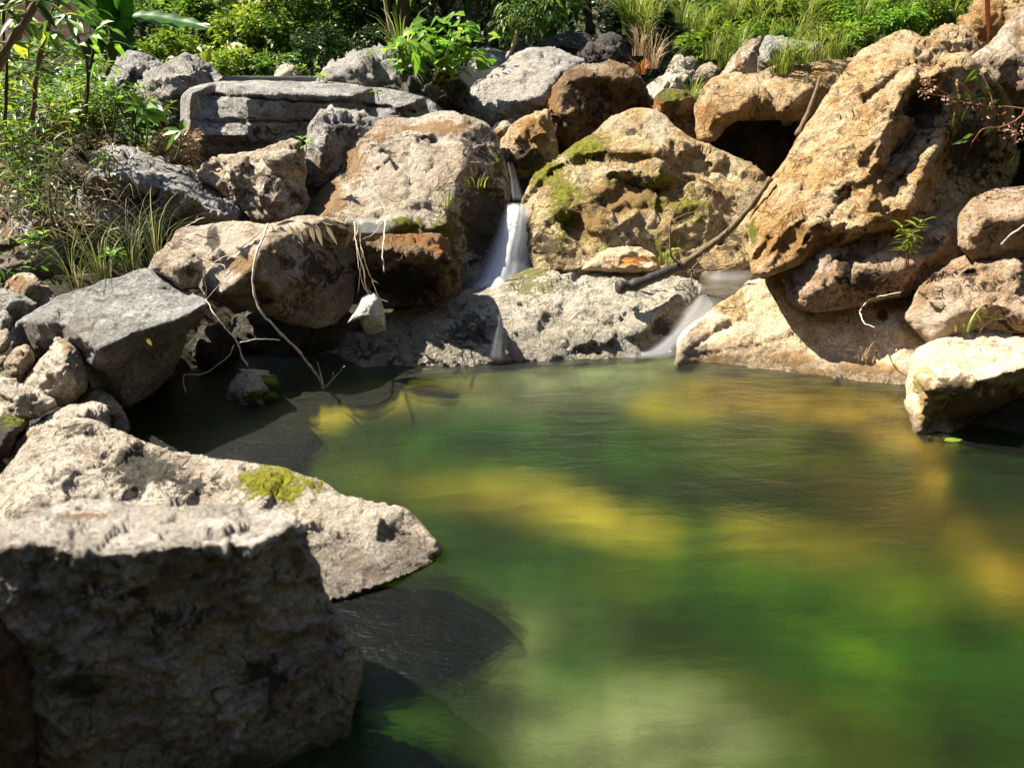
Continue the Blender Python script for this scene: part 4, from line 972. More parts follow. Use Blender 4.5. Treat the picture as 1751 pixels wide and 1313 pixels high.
# ---- bushes: a few stems and a crown of leaves gathered in clumps
def bush(label, u, v, Y, wpx, hpx, n, L, mat, group=None, name='bush', aspect=.45, clumps=26, depth=.7, droop=.3, stem='bark', nstem=5):
    s_ = pxm(Y) * 1.05
    c = P(u, v, Y)
    rx, rz = wpx * s_ / 2, hpx * s_ / 2
    ry = rx * depth
    base = np.array([c[0], c[1] + .05, c[2] - rz * 1.1])
    root = empty(name, base, label, 'bush', group)
    q = norm(RS.randn(clumps, 3)) * (RS.rand(clumps, 1) ** .4)
    cc = c + q * np.array([rx, ry, rz]) * .85
    k = RS.randint(0, clumps, n)
    o = norm(RS.randn(n, 3)) * (RS.rand(n, 1) ** .5) * np.array([rx, ry, rz]) * .32
    org = cc[k] + o
    ax = norm(norm(org - c) * .6 + norm(o) * .6 + rdir(n) * .6 + np.array([0, -.15, .1]))
    nr = norm(np.array([0, 0, 1.0]) + rdir(n) * .7)
    tone = np.clip(RS.rand(clumps)[k] * .5 + RS.rand(n) * .5, 0, 1)
    Ls = L * RS.uniform(.6, 1.25, n)
    leaf_obj('foliage', org, ax, nr, Ls, Ls * aspect, M[mat], root, droop, rnd=tone)
    pths = []
    for i in range(nstem):
        t = cc[RS.randint(clumps)]
        b0 = base + np.array([RS.uniform(-.25, .25) * rx, 0, -.05])
        pths.append((smooth_path([b0, (b0 + t) / 2 + RS.uniform(-.06, .06, 3), t], 5), .012 * rz + .004, .003))
    tubes('stem', pths, M[stem], root, 5)
    return root

bush_spots = [
    (232, 58, 8.6, 110, 90, 900, .11, 'leaf_mid', 'green bush beside the banana leaves'),
    (305, 92, 7.8, 150, 70, 1300, .085, 'leaf_yel', 'low sunlit yellow green bush behind the jagged grey boulder'),
    (352, 30, 9.0, 140, 90, 1200, .10, 'leaf_mid', 'green bush at the top edge above the horizontal banana leaf'),
    (432, 52, 8.4, 120, 110, 1300, .10, 'leaf_yel', 'tall bright yellow green bush above the pale bank rock'),
    (395, 112, 7.0, 110, 50, 800, .075, 'leaf_yel', 'small yellow green bush just behind the layered rock'),
    (505, 62, 8.3, 130, 110, 1300, .10, 'leaf_mid', 'green bush behind the ivy covered pale rock'),
    (585, 92, 7.8, 150, 90, 1500, .08, 'leaf_drk', 'dark ivy mound behind the middle of the layered rock'),
    (575, 28, 9.2, 150, 80, 1300, .10, 'leaf_mid', 'green bush at the top edge in half shade above the dark ivy mound'),
    (655, 40, 9.4, 100, 90, 900, .10, 'leaf_drk', 'dark bush left of the brown trunk'),
    (470, 118, 6.95, 90, 44, 700, .07, 'leaf_mid', 'low green bush hugging the ivy covered pale rock'),
    (1090, 40, 8.2, 110, 90, 900, .10, 'leaf_drk', 'dark bush above the dry hanging grass'),
    (1230, 78, 6.6, 110, 60, 900, .085, 'leaf_yel', 'yellow green bush above the pale wedge rock'),
    (1285, 22, 7.4, 130, 80, 1000, .09, 'leaf_mid', 'green bush at the top edge of the right bank'),
    (1390, 30, 6.8, 120, 80, 1100, .08, 'leaf_yel', 'sunlit leafy bush above the blue grey slab'),
    (1480, 22, 6.6, 110, 70, 900, .075, 'leaf_brt', 'bright green bush above the peak of the huge pitted boulder'),
    (1590, 14, 6.4, 120, 60, 900, .075, 'leaf_yel', 'yellow green bush left of the orange corner rock'),
    (1310, 62, 6.2, 90, 40, 700, .07, 'leaf_brt', 'low bright bush right above the blue grey slab'),
    (1440, 62, 6.0, 90, 40, 700, .07, 'leaf_yel', 'low yellow green bush left of the peak of the huge boulder'),
    (1340, 8, 7.0, 120, 50, 800, .08, 'leaf_yel', 'yellow green bush at the very top of the right bank'),
    (1540, 34, 6.0, 90, 36, 600, .065, 'leaf_brt', 'low bright bush behind the peak of the huge boulder'),
    (1180, 30, 8.4, 130, 80, 1000, .09, 'leaf_mid', 'green bush at the head of the right bank behind the grass'),
]
for (u, v, Y, w_, h_, n_, L_, m_, lab) in bush_spots:
    bush(lab, u, v, Y, w_, h_, int(n_ * 1.8), L_ * .66, m_, 'bushes on the banks behind the rocks')

# the bright broad-leaved shrub growing behind the layered rock
rt = empty('shrub', P(735, 150, 5.75), 'bright green broad leaved shrub growing on the dark crag', 'shrub')
tips = []
for (u, v) in [(690, 70), (700, 105), (715, 60), (735, 82), (745, 55), (762, 70), (775, 48), (795, 62), (805, 88), (780, 95), (760, 110), (725, 112), (700, 88), (812, 105), (672, 98), (788, 120), (752, 92), (800, 40), (720, 85), (770, 85)]:
    tips.append(P(u, v, 5.75 + RS.uniform(-.28, .2)))
tips = np.array(tips)
b0 = np.array(rt.location)
tubes('stem', [(smooth_path([b0 + RS.uniform(-.05, .05, 3), (b0 * .4 + t * .6) + RS.uniform(-.05, .05, 3), t], 5), .008, .003) for t in tips], M['stem_g'], rt, 5)
k = np.repeat(np.arange(len(tips)), 9)
org = tips[k] + RS.randn(len(k), 3) * np.array([.07, .07, .035])
ax = norm(RS.randn(len(k), 3) * np.array([1, 1, .25]) + np.array([.2, -.2, 0]))
leaf_obj('foliage', org, ax, norm(np.array([-.2, -.3, 1.0]) + rdir(len(k)) * .35), RS.uniform(.07, .135, len(k)), RS.uniform(.06, .11, len(k)), M['leaf_brt'], rt, .3)

# overhanging leaves at the top and the slim trees at the back
def slim_tree(label, path, r0, r1, crown, n, L, mat, bark, aspect=.35):
    pth = pxpath(path, 6)
    root = empty('tree', pth[0], label, 'tree', 'slim trees standing at the back of the stream')
    pths = [(pth, r0, r1)]
    cl = []
    for (u, v, Y, r) in crown:
        c = P(u, v, Y)
        i = RS.randint(len(pth) // 2, len(pth))
        pths.append((smooth_path([pth[i], (pth[i] + c) / 2 + np.array([0, 0, .05]), c], 5), r1 * .7, .003))
        cl.append((c, r * pxm(Y)))
    tubes('trunk', pths, M[bark], root, 7)
    if n:
        kk = RS.randint(0, len(cl), n)
        cen = np.array([c for c, _ in cl])[kk]; rad = np.array([r for _, r in cl])[kk]
        o = norm(RS.randn(n, 3)) * (RS.rand(n, 1) ** .5) * rad[:, None]
        leaf_obj('crown', cen + o, norm(o + rdir(n) * .1 + np.array([0, 0, -.04])), norm(np.array([0, 0, 1.0]) + rdir(n) * .6), L * RS.uniform(.7, 1.2, n), L * aspect * RS.uniform(.7, 1.2, n), M[mat], root, .45)
    return root
slim_tree('thick reddish brown trunk behind the leafy shrub', [(694, 70, 9.0), (690, 20, 9.0), (686, -60, 9.0), (690, -300, 9.1)], .075, .05, [(650, -120, 8.8, 90), (760, -150, 9.2, 110), (690, -260, 9.0, 120), (610, -190, 9.2, 100)], 1500, .13, 'leaf_mid', 'bark')
slim_tree('pale leaning sapling beside the leafy shrub', [(682, 84, 6.6), (668, 50, 6.6), (658, 0, 6.6), (650, -60, 6.6)], .018, .012, [(640, -70, 6.6, 40), (690, -60, 6.5, 40)], 140, .1, 'leaf_brt', 'bark_pale')
slim_tree('dark slender tree rising from the flat bluish rock', [(796, 118, 7.6), (806, 60, 7.7), (820, 0, 7.8), (826, -80, 7.8)], .026, .02, [(800, -70, 7.8, 70), (860, -90, 7.8, 70), (770, -100, 7.7, 60)], 500, .11, 'leaf_drk', 'bark_dark')
slim_tree('brown slender tree with a crooked trunk at the back', [(822, 112, 8.0), (840, 62, 8.0), (843, 20, 8.0), (850, -60, 8.0)], .03, .022, [(860, -60, 8.0, 70), (900, -80, 8.1, 70)], 400, .11, 'leaf_drk', 'bark')
slim_tree('small leaning tree with narrow dark leaves behind the pale boulder', [(868, 102, 7.2), (880, 72, 7.2), (888, 46, 7.2), (905, 24, 7.2)], .024, .012, [(900, 22, 7.2, 26), (925, 10, 7.2, 30), (880, 12, 7.1, 28), (865, 34, 7.2, 22), (915, 38, 7.1, 18)], 420, .085, 'leaf_mid', 'bark_pale', .25)
slim_tree('tree hanging pale green leaf sprays over the shaded stream', [(1010, 60, 9.5), (1005, 10, 9.5), (1000, -60, 9.5), (990, -200, 9.5)], .05, .03, [(938, 14, 8.6, 26), (962, 6, 8.6, 24), (978, 12, 8.8, 18), (942, 54, 8.6, 9), (930, 0, 8.7, 24), (950, -30, 8.8, 50)], 260, .1, 'leaf_brt', 'bark_dark', .5)
slim_tree('dark trunk deep in the shade right of the thick trunk', [(760, 100, 10.5), (757, 30, 10.5), (752, -80, 10.6), (755, -300, 10.6)], .06, .05, [(800, -120, 10.4, 130), (700, -160, 10.6, 130), (860, -230, 10.4, 130), (950, -160, 10.4, 120), (1000, -260, 10.4, 130)], 2200, .15, 'leaf_drk', 'bark_dark')

slim_tree('tall dark trunked tree with an added shading crown behind the yellow green bush', [(292, 110, 9.6), (286, 40, 9.6), (280, -60, 9.6), (285, -420, 9.6), (300, -700, 9.6)], .09, .05, [(300, -620, 9.4, 190), (430, -560, 9.4, 150), (380, -740, 9.8, 190), (520, -680, 9.6, 150), (330, -640, 10.4, 200), (470, -600, 10.6, 190)], 2600, .2, 'leaf_drk', 'bark_dark', .5)  # unseen crown is placed to shade the growth at the back centre
# hillside ground cover, grass and litter
def cover(name, x0, x1, y0, y1, n, L, mat, h=.25, aspect=.45):
    x = RS.uniform(x0, x1, n); y = y0 + (y1 - y0) * RS.rand(n)
    hump = np.clip(.5 + fbm(np.stack([x, y, 0 * x], -1) * 1.3, 3, 77), 0, 1.2)
    org = on_ground(x, y)
    org[:, 2] += RS.rand(n) ** .7 * h * (.3 + hump)
    o = leaf_obj(name, org, rdir(n, .25), norm(np.array([0, -.3, 1.0]) + rdir(n) * .6), L * RS.uniform(.6, 1.3, n), L * aspect * RS.uniform(.7, 1.2, n), M[mat], rnd=np.clip(.35 * hump + .5 * RS.rand(n), 0, 1), origin=org.mean(0))
    return tag(o, kind='stuff')
cover('undergrowth', -3.35, -.9, 6.5, 11.5, 11000, .085, 'leaf_yel', .35)
cover('undergrowth', -6, -3.3, 9, 12, 3000, .085, 'leaf_mid', .35)
cover('undergrowth', -6, 5, 9, 20, 14000, .16, 'leaf_drk', .9)
cover('undergrowth', -1.2, 1.6, 7.6, 11, 5000, .1, 'leaf_drk', .35)
cover('undergrowth', 1.7, 5.5, 5.9, 11, 13000, .075, 'leaf_yel', .35)
cover('undergrowth', -4.5, -1.75, 3.9, 6.6, 2200, .05, 'leaf_drk', .08)
cover('undergrowth', -5.2, -2.5, 5.6, 8.2, 6000, .06, 'leaf_mid', .22)
cover('undergrowth', 2.7, 5.5, 1.5, 6.0, 3500, .07, 'leaf_mid', .25)
cover('undergrowth', -5.0, -2.3, 0.2, 4.0, 2500, .06, 'leaf_mid', .2)
def grass_patch(name, spots, per, L0, L1, W, mat, lean=(.25, 1.0), label=None):
    c = np.array(spots, float)
    k = np.repeat(np.arange(len(c)), per)
    n = len(k)
    a = RS.uniform(0, 2 * math.pi, n)
    org = c[k] + np.stack([np.cos(a), np.sin(a), 0 * a], -1) * (RS.rand(n, 1) * .06)
    hd = np.stack([np.cos(a), np.sin(a), 0 * a], -1) + np.array([-.1, -.35, 0])
    return blade_obj(name, org, hd, RS.uniform(L0, L1, n), RS.uniform(*lean, n), W * RS.uniform(.6, 1.3, n), M[mat])
sp = []
for _ in range(95):
    u = RS.uniform(1080, 1670); v = RS.uniform(20, 110) - max(0, (u - 1500)) * .25
    if u < 1250 and v > 62: continue
    Y = RS.uniform(5.9, 7.4)
    p = P(u, v, Y)
    sp.append(p)
tag(grass_patch('grass', sp, 34, .12, .33, .0055, 'grass', (.7, 1.35)), kind='stuff')
sp = [P(u, v + 10, Y) for u, v, Y in [(1215, 92, 6.2), (1240, 108, 6.0), (1260, 90, 5.9), (1340, 108, 5.25), (1370, 100, 5.3), (1400, 95, 5.35), (1430, 92, 5.4), (1330, 118, 5.2), (1182, 172, 5.5)]]
tag(grass_patch('grass', sp, 60, .12, .3, .005, 'grass'), kind='stuff')
def grass_tuft(label, u, v, Y, n, L0, L1, W, mat, lean=(.3, 1.1), group=None):
    o = grass_patch('grass_tuft', [P(u, v, Y)], n, L0, L1, W, mat, lean)
    return tag(o, label, 'grass', group)
grass_tuft('dry straw coloured tuft hanging on the bank right of the black boulder', 1115, 118, 6.5, 50, .2, .42, .008, 'straw', (.3, 1.2))
grass_tuft('second dry straw tuft above the pale crag', 1092, 96, 6.9, 40, .2, .42, .008, 'straw', (.3, 1.2))
grass_tuft('tall arching bright grass at the head of the bank above the dry tuft', 1075, 60, 7.2, 60, .35, .7, .022, 'grass', (.5, 1.2))
grass_tuft('bunch of arching grass blades left of the leafy shrub', 688, 118, 5.9, 40, .25, .55, .010, 'grass', (.3, 1.0))
grass_tuft('rust coloured dry weed on the stones right of the black boulder', 1098, 128, 6.3, 36, .08, .2, .010, 'rust', (.6, 1.3))
for lab, u, v, Y, n in [('wispy grass tuft beside the tilted slab', 175, 488, 3.55, 90), ('wispy grass tuft under the blue grey ridged boulder', 225, 462, 3.75, 90), ('wispy grass tuft closest to the small rounded boulder', 268, 450, 3.7, 60), ('wispy grass tuft right of the slanted ochre flanked slab', 128, 492, 3.6, 70)]:
    grass_tuft(lab, u, v, Y, int(n * .6), .2, .55, .0034, 'grass_dk', (.4, 1.35), 'wispy grass on the left bank')
grass_tuft('small grass tuft on the sunlit face of the big tan boulder', 765, 352, 4.12, 14, .06, .14, .006, 'grass')
grass_tuft('small grass tuft on the shaded right side of the big tan boulder', 812, 320, 4.35, 14, .06, .13, .007, 'grass')
grass_tuft('small grass tuft beside the twigs under the mossy boulder', 1135, 452, 4.0, 26, .06, .16, .006, 'grass')
grass_tuft('sparse sprout at the left end of the smooth pale stone', 1022, 428, 4.02, 10, .05, .1, .006, 'grass')
grass_tuft('few arching grass blades on the right shore', 1652, 568, 2.95, 9, .1, .2, .006, 'grass', (.8, 1.3))
grass_tuft('dry sprout on the waterline of the pale shore slab', 1476, 616, 3.12, 12, .05, .11, .005, 'straw', (.6, 1.2))

# leafy stems
def stem_plant(label, u, v, Y, n, hgt, nleaf, L, mat, stem='stem_g', spread=.12, aspect=.25, group=None, name='weed', lean=(0, 0), cat='weed'):
    base = P(u, v, Y)
    root = empty(name, base, label, cat, group)
    pths, O, A = [], [], []
    for i in range(n):
        top = base + np.array([RS.uniform(-spread, spread) + lean[0], RS.uniform(-spread, spread) + lean[1], hgt * RS.uniform(.65, 1.1)])
        mid = (base + top) / 2 + np.append(RS.uniform(-.03, .03, 2), .02)
        b0 = base + np.append(RS.uniform(-.25, .25, 2) * spread, -.02)
        pt = smooth_path([b0, mid, top], 7)
        pths.append((pt, .0035, .0014))
        for j in range(nleaf):
            t = .3 + .7 * (j + RS.rand() * .5) / nleaf
            q = pt[min(int(t * (len(pt) - 1)), len(pt) - 1)]
            a = j * 2.4 + RS.rand()
            O.append(q); A.append((math.cos(a), math.sin(a), RS.uniform(-.1, .7)))
        for a in (0, 2.1, 4.2):
            O.append(top); A.append((math.cos(a + i), math.sin(a + i), .8))
    O, A = np.array(O), np.array(A)
    tubes('stem', pths, M[stem], root, 4)
    m = len(O)
    Ls = L * RS.uniform(.65, 1.2, m)
    leaf_obj('foliage', O, A, norm(np.array([0, 0, 1.0]) + rdir(m) * .35), Ls, Ls * aspect, M[mat], root, .35)
    return root
LW = 'weeds tangled over the left bank'
for i in range(40):
    u = RS.uniform(-30, 185) if i < 30 else RS.uniform(150, 300)
    v = RS.uniform(235, 385) if i < 30 else RS.uniform(205, 250)
    Y = 4.7 - (v - 200) / 200 * .75 + RS.uniform(-.1, .1)
    if (u > 110 and v > 250) or i >= 30: v = 215 + RS.rand() * 35; Y = 4.95
    stem_plant('thin leafy weed with narrow green leaves in the tangle on the left bank', u, v, Y, 3, RS.uniform(.16, .34), 8, RS.uniform(.07, .11), ['leaf_mid', 'leaf_yel', 'leaf_brt', 'leaf_mid'][i % 4], 'stem_r' if i % 3 == 0 else 'stem_g', .14, .17, LW)
for i in range(16):
    u = RS.uniform(-10, 170); v = RS.uniform(160, 240); Y = RS.uniform(4.9, 5.8)
    stem_plant('taller leafy weed growing under the saplings at the upper left', u, v, Y, 3, RS.uniform(.16, .28), 7, RS.uniform(.08, .13), ['leaf_brt', 'leaf_mid', 'leaf_yel'][i % 3], 'stem_g', .2, .35, 'tall weeds at the upper left')
stem_plant('small bright plant with pointed leaves left of the tilted slab crest', 205, 462, 3.5, 2, .1, 5, .08, 'leaf_brt', spread=.05, aspect=.3)
stem_plant('small leafy weed in front of the slanted ochre flanked slab', 62, 445, 3.7, 3, .13, 7, .06, 'leaf_brt', 'stem_r', .08)
stem_plant('small leafy sprout on the ridge of the blue grey boulder', 183, 300, 4.1, 2, .13, 6, .07, 'leaf_brt', spread=.05)
stem_plant('feathery seedling with red stems on the rough brown rock', 1552, 452, 3.32, 3, .2, 14, .075, 'leaf_yel', 'stem_r', .06, .16, cat='seedling', name='seedling')
stem_plant('small sprout in the crack between streaked boulder and pointed rock', 520, 268, 4.28, 1, .08, 4, .06, 'leaf_brt', spread=.02, aspect=.4, cat='seedling', name='seedling')
stem_plant('tiny seedling on top of the layered rock', 648, 168, 5.2, 1, .05, 3, .05, 'leaf_yel', spread=.01, aspect=.6, cat='seedling', name='seedling')
stem_plant('yellow leaved sprout at the left end of the crag', 548, 140, 5.7, 1, .04, 3, .06, 'leaf_yel', spread=.02, aspect=.6, cat='seedling', name='seedling')
stem_plant('leafy weed growing on the blue grey slab top', 1345, 118, 5.15, 3, .15, 7, .08, 'leaf_yel', spread=.12)
stem_plant('leafy weed on the crest left of the huge pitted boulder', 1450, 92, 5.2, 3, .15, 7, .08, 'leaf_brt', spread=.12)
# whorled plants with broad pointed leaves
def whorl(label, u, v, Y, leaves, stem_to, mat='leaf_brt'):
    c = P(u, v, Y)
    root = empty('whorled_plant', P(*stem_to), label, 'plant', 'broad leaved plants left of the layered rock')
    tubes('stem', [(smooth_path([np.array(root.location), (np.array(root.location) + c) / 2 + np.array([.02, 0, .02]), c], 6), .006, .004)], M['stem_g'], root, 5)
    O, A, Ls, rn = [], [], [], []
    for (du, dv, r_) in leaves:
        t = P(u + du, v + dv, Y + RS.uniform(-.12, .05))
        O.append(c); A.append(t - c); Ls.append(np.linalg.norm(t - c)); rn.append(r_)
    Ls = np.array(Ls)
    leaf_obj('foliage', np.array(O), np.array(A), norm(np.tile(np.array([[-.15, -.75, .7]]), (len(O), 1)) + rdir(len(O)) * .25), Ls, np.clip(Ls * .36, .035, .075), M[mat], root, .12, .12, np.array(rn))
whorl('plant with one glowing yellow leaf at the left end of the layered rock', 246, 182, 4.55, [(-26, -28, .95), (-42, -12, .6), (44, 8, .5), (42, 22, .6), (24, 28, .5), (8, 34, .4), (-14, 30, .3), (-36, 6, .4), (26, -4, .6), (-8, 26, .7), (38, -2, .7)], (250, 250, 4.65))
whorl('plant with three pointed leaves low beside the layered rock', 308, 224, 4.7, [(-32, 4, .6), (-30, -8, .4), (14, -16, .5), (-26, 30, .3), (6, -24, .6), (-10, 14, .4)], (300, 275, 4.75))
whorl('plant with small upright leaves under the dark pointed boulder', 198, 158, 5.0, [(-34, -14, .6), (-10, -18, .5), (16, -20, .4), (18, -8, .5), (-18, 12, .3), (-30, 4, .5)], (185, 215, 5.0))
whorl('plant with two light leaves among the weeds at the left', 118, 192, 4.7, [(-18, 12, .9), (18, 18, .95), (-4, -20, .5), (22, -6, .6)], (120, 250, 4.7))

# saplings at the upper left
def sapling(label, path, r0, r1, twigs, n, L, mat, bark='bark', aspect=.42):
    pth = pxpath(path, 7)
    root = empty('sapling', pth[0], label, 'sapling', 'saplings at the upper left')
    pths = [(pth, r0, r1)]; O, A = [], []
    for (f, du, dv) in twigs:
        i = int(f * (len(pth) - 1)); u0 = pth[i]
        Y = u0[1]
        s_ = pxm(Y)
        end = u0 + np.array([du * s_, RS.uniform(-.2, .2), -dv * s_])
        tw = smooth_path([u0, (u0 + end) / 2 + np.array([0, 0, .03]), end], 6)
        pths.append((tw, r1 * .6, .0016))
        for j in range(n):
            q = tw[RS.randint(2, len(tw))]
            O.append(q); A.append(norm(end - u0) * .6 + rdir(1)[0] * .9 + np.array([0, 0, -.15]))
    tubes('trunk', pths, M[bark], root, 6)
    if O:
        m = len(O)
        leaf_obj('crown', np.array(O), np.array(A), norm(np.array([0, -.4, 1.0]) + rdir(m) * .5), L * RS.uniform(.65, 1.2, m), L * aspect * RS.uniform(.7, 1.2, m), M[mat], root, .35)
sapling('thick bare sapling leaning right across the top left corner', [(-30, 160, 3.6), (12, 84, 3.6), (48, 30, 3.6), (80, -30, 3.6)], .02, .013, [(.6, -40, -20), (.75, 50, -10), (.85, -60, 10), (.95, 60, 20), (.4, -50, 20)], 7, .09, 'leaf_mid')
sapling('slender sapling standing in front of the brick wall', [(56, 205, 4.4), (62, 130, 4.4), (78, 60, 4.4), (104, -20, 4.4)], .014, .009, [(.5, 60, -20), (.6, -50, -25), (.75, 40, 30), (.8, -40, 30), (.9, 60, 40), (.95, -60, 20), (.7, 30, -20), (.85, 80, 20)], 6, .10, 'leaf_brt')
sapling('thin bent sapling with a dark stem right of the brick wall', [(146, 205, 4.6), (150, 130, 4.6), (140, 80, 4.6), (100, 10, 4.6), (80, -40, 4.6)], .009, .006, [(.5, 30, -30), (.6, 40, 10), (.4, 30, 20), (.8, 50, 10), (.85, 70, 40)], 5, .10, 'leaf_brt', 'bark_dark')
sapling('thin sapling at the far left edge with yellowing leaves', [(8, 215, 4.2), (12, 120, 4.2), (6, 40, 4.2), (14, -40, 4.2)], .009, .006, [(.3, 40, 0), (.45, -30, 10), (.55, 45, 20), (.7, 40, 10), (.8, 50, 20), (.9, -40, 30), (.95, 60, 30)], 8, .09, 'leaf_yel', 'bark_dark')
sapling('dark broken stem rising beside the dark pointed boulder', [(143, 195, 5.0), (150, 140, 5.0), (157, 100, 5.0), (160, 84, 5.0)], .012, .008, [(.5, 20, -10)], 3, .08, 'leaf_mid', 'bark_dark')

# dry stems over the left bank
pths = []
for i in range(85):
    u = RS.uniform(-20, 200); v = RS.uniform(230, 400)
    Y = 4.6 - (v - 200) / 200 * .75
    a = P(u, v, Y)
    dv_ = np.array([RS.uniform(-.2, .2), RS.uniform(-.15, .1), RS.uniform(.02, .22)])
    e_ = a + dv_ + np.array([0, 0, -.06])
    pths.append((smooth_path([a, a + dv_ * .5 + np.array([RS.uniform(-.05, .05), 0, .06]), e_], 5), .0022, .001))
tag(tubes('dry_stems', pths, M['bark_pale'], None, 4), kind='stuff')
n = 400
uu = RS.uniform(-20, 210, n); vv_ = RS.uniform(240, 400, n)
org = P(uu, vv_, 4.6 - (vv_ - 200) / 200 * .72 + RS.uniform(-.1, .1, n))
tag(leaf_obj('dry_leaf_litter', org, rdir(n, -.1), rdir(n, .6), RS.uniform(.03, .08, n), RS.uniform(.005, .016, n), M['straw'], origin=org.mean(0)), kind='stuff')
n = 700
uu = RS.uniform(270, 335, n); vv_ = RS.uniform(225, 280, n)
org = P(uu, vv_, 4.95 + RS.uniform(-.1, .1, n))
tag(leaf_obj('dry_leaf_litter', org, rdir(n, -.1), rdir(n, .6), RS.uniform(.04, .09, n), RS.uniform(.006, .02, n), M['straw'], origin=org.mean(0)), kind='stuff')

# banana plant
def big_leaf(name, path, wid, parent, tone, tilt, notch=.12):
    mid = pxpath(path, 7)
    n = len(mid)
    tg = norm(np.gradient(mid, axis=0))
    side = norm(np.cross(tg, np.array(tilt)))
    up = np.cross(side, tg)
    t = np.linspace(0, 1, n)
    wv = wid * np.sin(np.pi * np.clip(t * .93 + .05, 0, 1)) ** .55
    cols = 5
    V = []
    for i in range(n):
        for j in range(-cols, cols + 1):
            f = j / cols
            ww = wv[i] * (1 - notch * (abs(f) > .9) * RS.rand())
            V.append(mid[i] + side[i] * ww * f + up[i] * (wid * .35 * abs(f) ** 1.2) - np.array([0, 0, wid * .28 * f * f]) + up[i] * .012 * math.sin(i * 1.7 + j * .4) * abs(f))
    m = 2 * cols + 1
    Q = [(i * m + j, i * m + j + 1, (i + 1) * m + j + 1, (i + 1) * m + j) for i in range(n - 1) for j in range(m - 1)]
    me = mesh_np(name, np.array(V), [np.array(Q)])
    fattr(me, 'rnd', np.full(len(V), tone))
    o = link(name, me, M['leaf_ban'], parent, origin=np.array(parent.location))
    o.location = (0, 0, 0)
bp = empty('banana_plant', P(192, 130, 6.8), 'banana plant with huge leaves beside the brick wall', 'banana plant')
tubes('stem', [(pxpath([(192, 130, 6.8), (194, 80, 6.8), (192, 30, 6.8)]), .05, .035), (pxpath([(192, 105, 6.8), (182, 76, 6.75), (172, 60, 6.7)]), .02, .012), (pxpath([(194, 90, 6.8), (206, 66, 6.75), (218, 52, 6.7)]), .02, .012)], M['stem_g'], bp, 8)
big_leaf('leaf', [(192, 45, 6.8), (200, 15, 6.7), (205, -25, 6.55), (215, -70, 6.5)], .17, bp, .95, (.1, -1, .15))
big_leaf('leaf', [(190, 40, 6.8), (172, 10, 6.7), (155, -25, 6.6), (140, -60, 6.6)], .16, bp, .15, (.1, -1, .3))
big_leaf('leaf', [(200, 36, 6.7), (240, 28, 6.6), (295, 36, 6.5), (358, 48, 6.4)], .11, bp, .55, (0, -.5, 1))
big_leaf('leaf', [(172, 62, 6.7), (162, 75, 6.6), (158, 92, 6.55), (162, 108, 6.5)], .08, bp, .1, (.3, -1, .2))
big_leaf('leaf', [(216, 54, 6.7), (224, 62, 6.6), (222, 80, 6.5), (214, 92, 6.5)], .07, bp, .2, (-.3, -1, .2))
big_leaf('leaf', [(186, 58, 6.8), (150, 40, 6.7), (115, 32, 6.6), (90, 38, 6.6)], .09, bp, .3, (0, -.6, 1))

# brick wall and concrete ledge
def box_mesh(lo, hi, bev=.0):
    import bmesh
    bm = bmesh.new()
    bmesh.ops.create_cube(bm, size=1)
    for v in bm.verts:
        v.co = Vector([(lo[k] + hi[k]) / 2 + v.co[k] * (hi[k] - lo[k]) for k in range(3)])
    if bev:
        bmesh.ops.bevel(bm, geom=bm.edges[:], offset=bev, segments=2, affect='EDGES')
    me = bpy.data.meshes.new('box'); bm.to_mesh(me); bm.free()
    return me
s = NT('old_brick')
tc = s.n('TexCoord').outputs['Object']
mp = s.mapping(tc, (1, 1, 1), (R(90), 0, 0))
bk = s.n('TexBrick', {'Vector': mp, 'Color1': (.30, .13, .07), 'Color2': (.40, .20, .12), 'Mortar': (.30, .27, .24), 'Scale': 1.0, 'Mortar Size': .012, 'Brick Width': .25, 'Row Height': .08})
nz = s.noise(tc, 9, 8, .7)
col = s.mix(s.step(nz, .5, .68), bk.outputs['Color'], (.20, .18, .16))
b = s.n('Bump', {'Strength': .7, 'Distance': .01, 'Height': s.math('MULTIPLY_ADD', nz, .4, s.math('SUBTRACT', 1, bk.outputs['Fac']))})
M['brick'] = s.surf(s.n('BsdfPrincipled', {'Base Color': col, 'Roughness': .9, 'Normal': b.outputs[0]}).outputs[0])
p0, p1 = P(20, 100, 8.6), P(168, 92, 8.2)
bw = empty('brick_wall', (p0 + p1) / 2, 'old red brick wall behind the saplings at the upper left', 'wall')
ang = math.atan2(p1[1] - p0[1], p1[0] - p0[0])
bw.rotation_euler = (0, 0, ang)
ln = np.linalg.norm(p1 - p0)
o = link('brickwork', box_mesh((-ln / 2, 0, 0), (ln / 2, .25, 1.6)), M['brick'], bw, False)
o = link('footing', box_mesh((-ln / 2 - .02, -.05, -.5), (ln / 2 + .02, .28, -.004), .02), M['dark'], bw, False)
M['concrete'] = plain_mat('old_concrete', (.24, .23, .215), (.34, .325, .30), 14, .9, .5, .01)
for lab, a, b_ in [('straight grey concrete ledge running behind the layered rock', (378, 131, 6.35), (560, 131, 6.35)), ('short grey concrete ledge left of the large pale boulder', (770, 116, 6.6), (868, 112, 6.75))]:
    pa, pb = P(*a), P(*b_)
    ln = np.linalg.norm(pb - pa)
    me = box_mesh((-ln / 2, 0, -.28), (ln / 2, .4, 0), .012)
    o = link('concrete_ledge', me, M['concrete'], None, False)
    o.location = tuple((pa + pb) / 2); o.rotation_euler = (0, 0, math.atan2(pb[1] - pa[1], pb[0] - pa[0]))
    tag(o, lab, 'ledge')

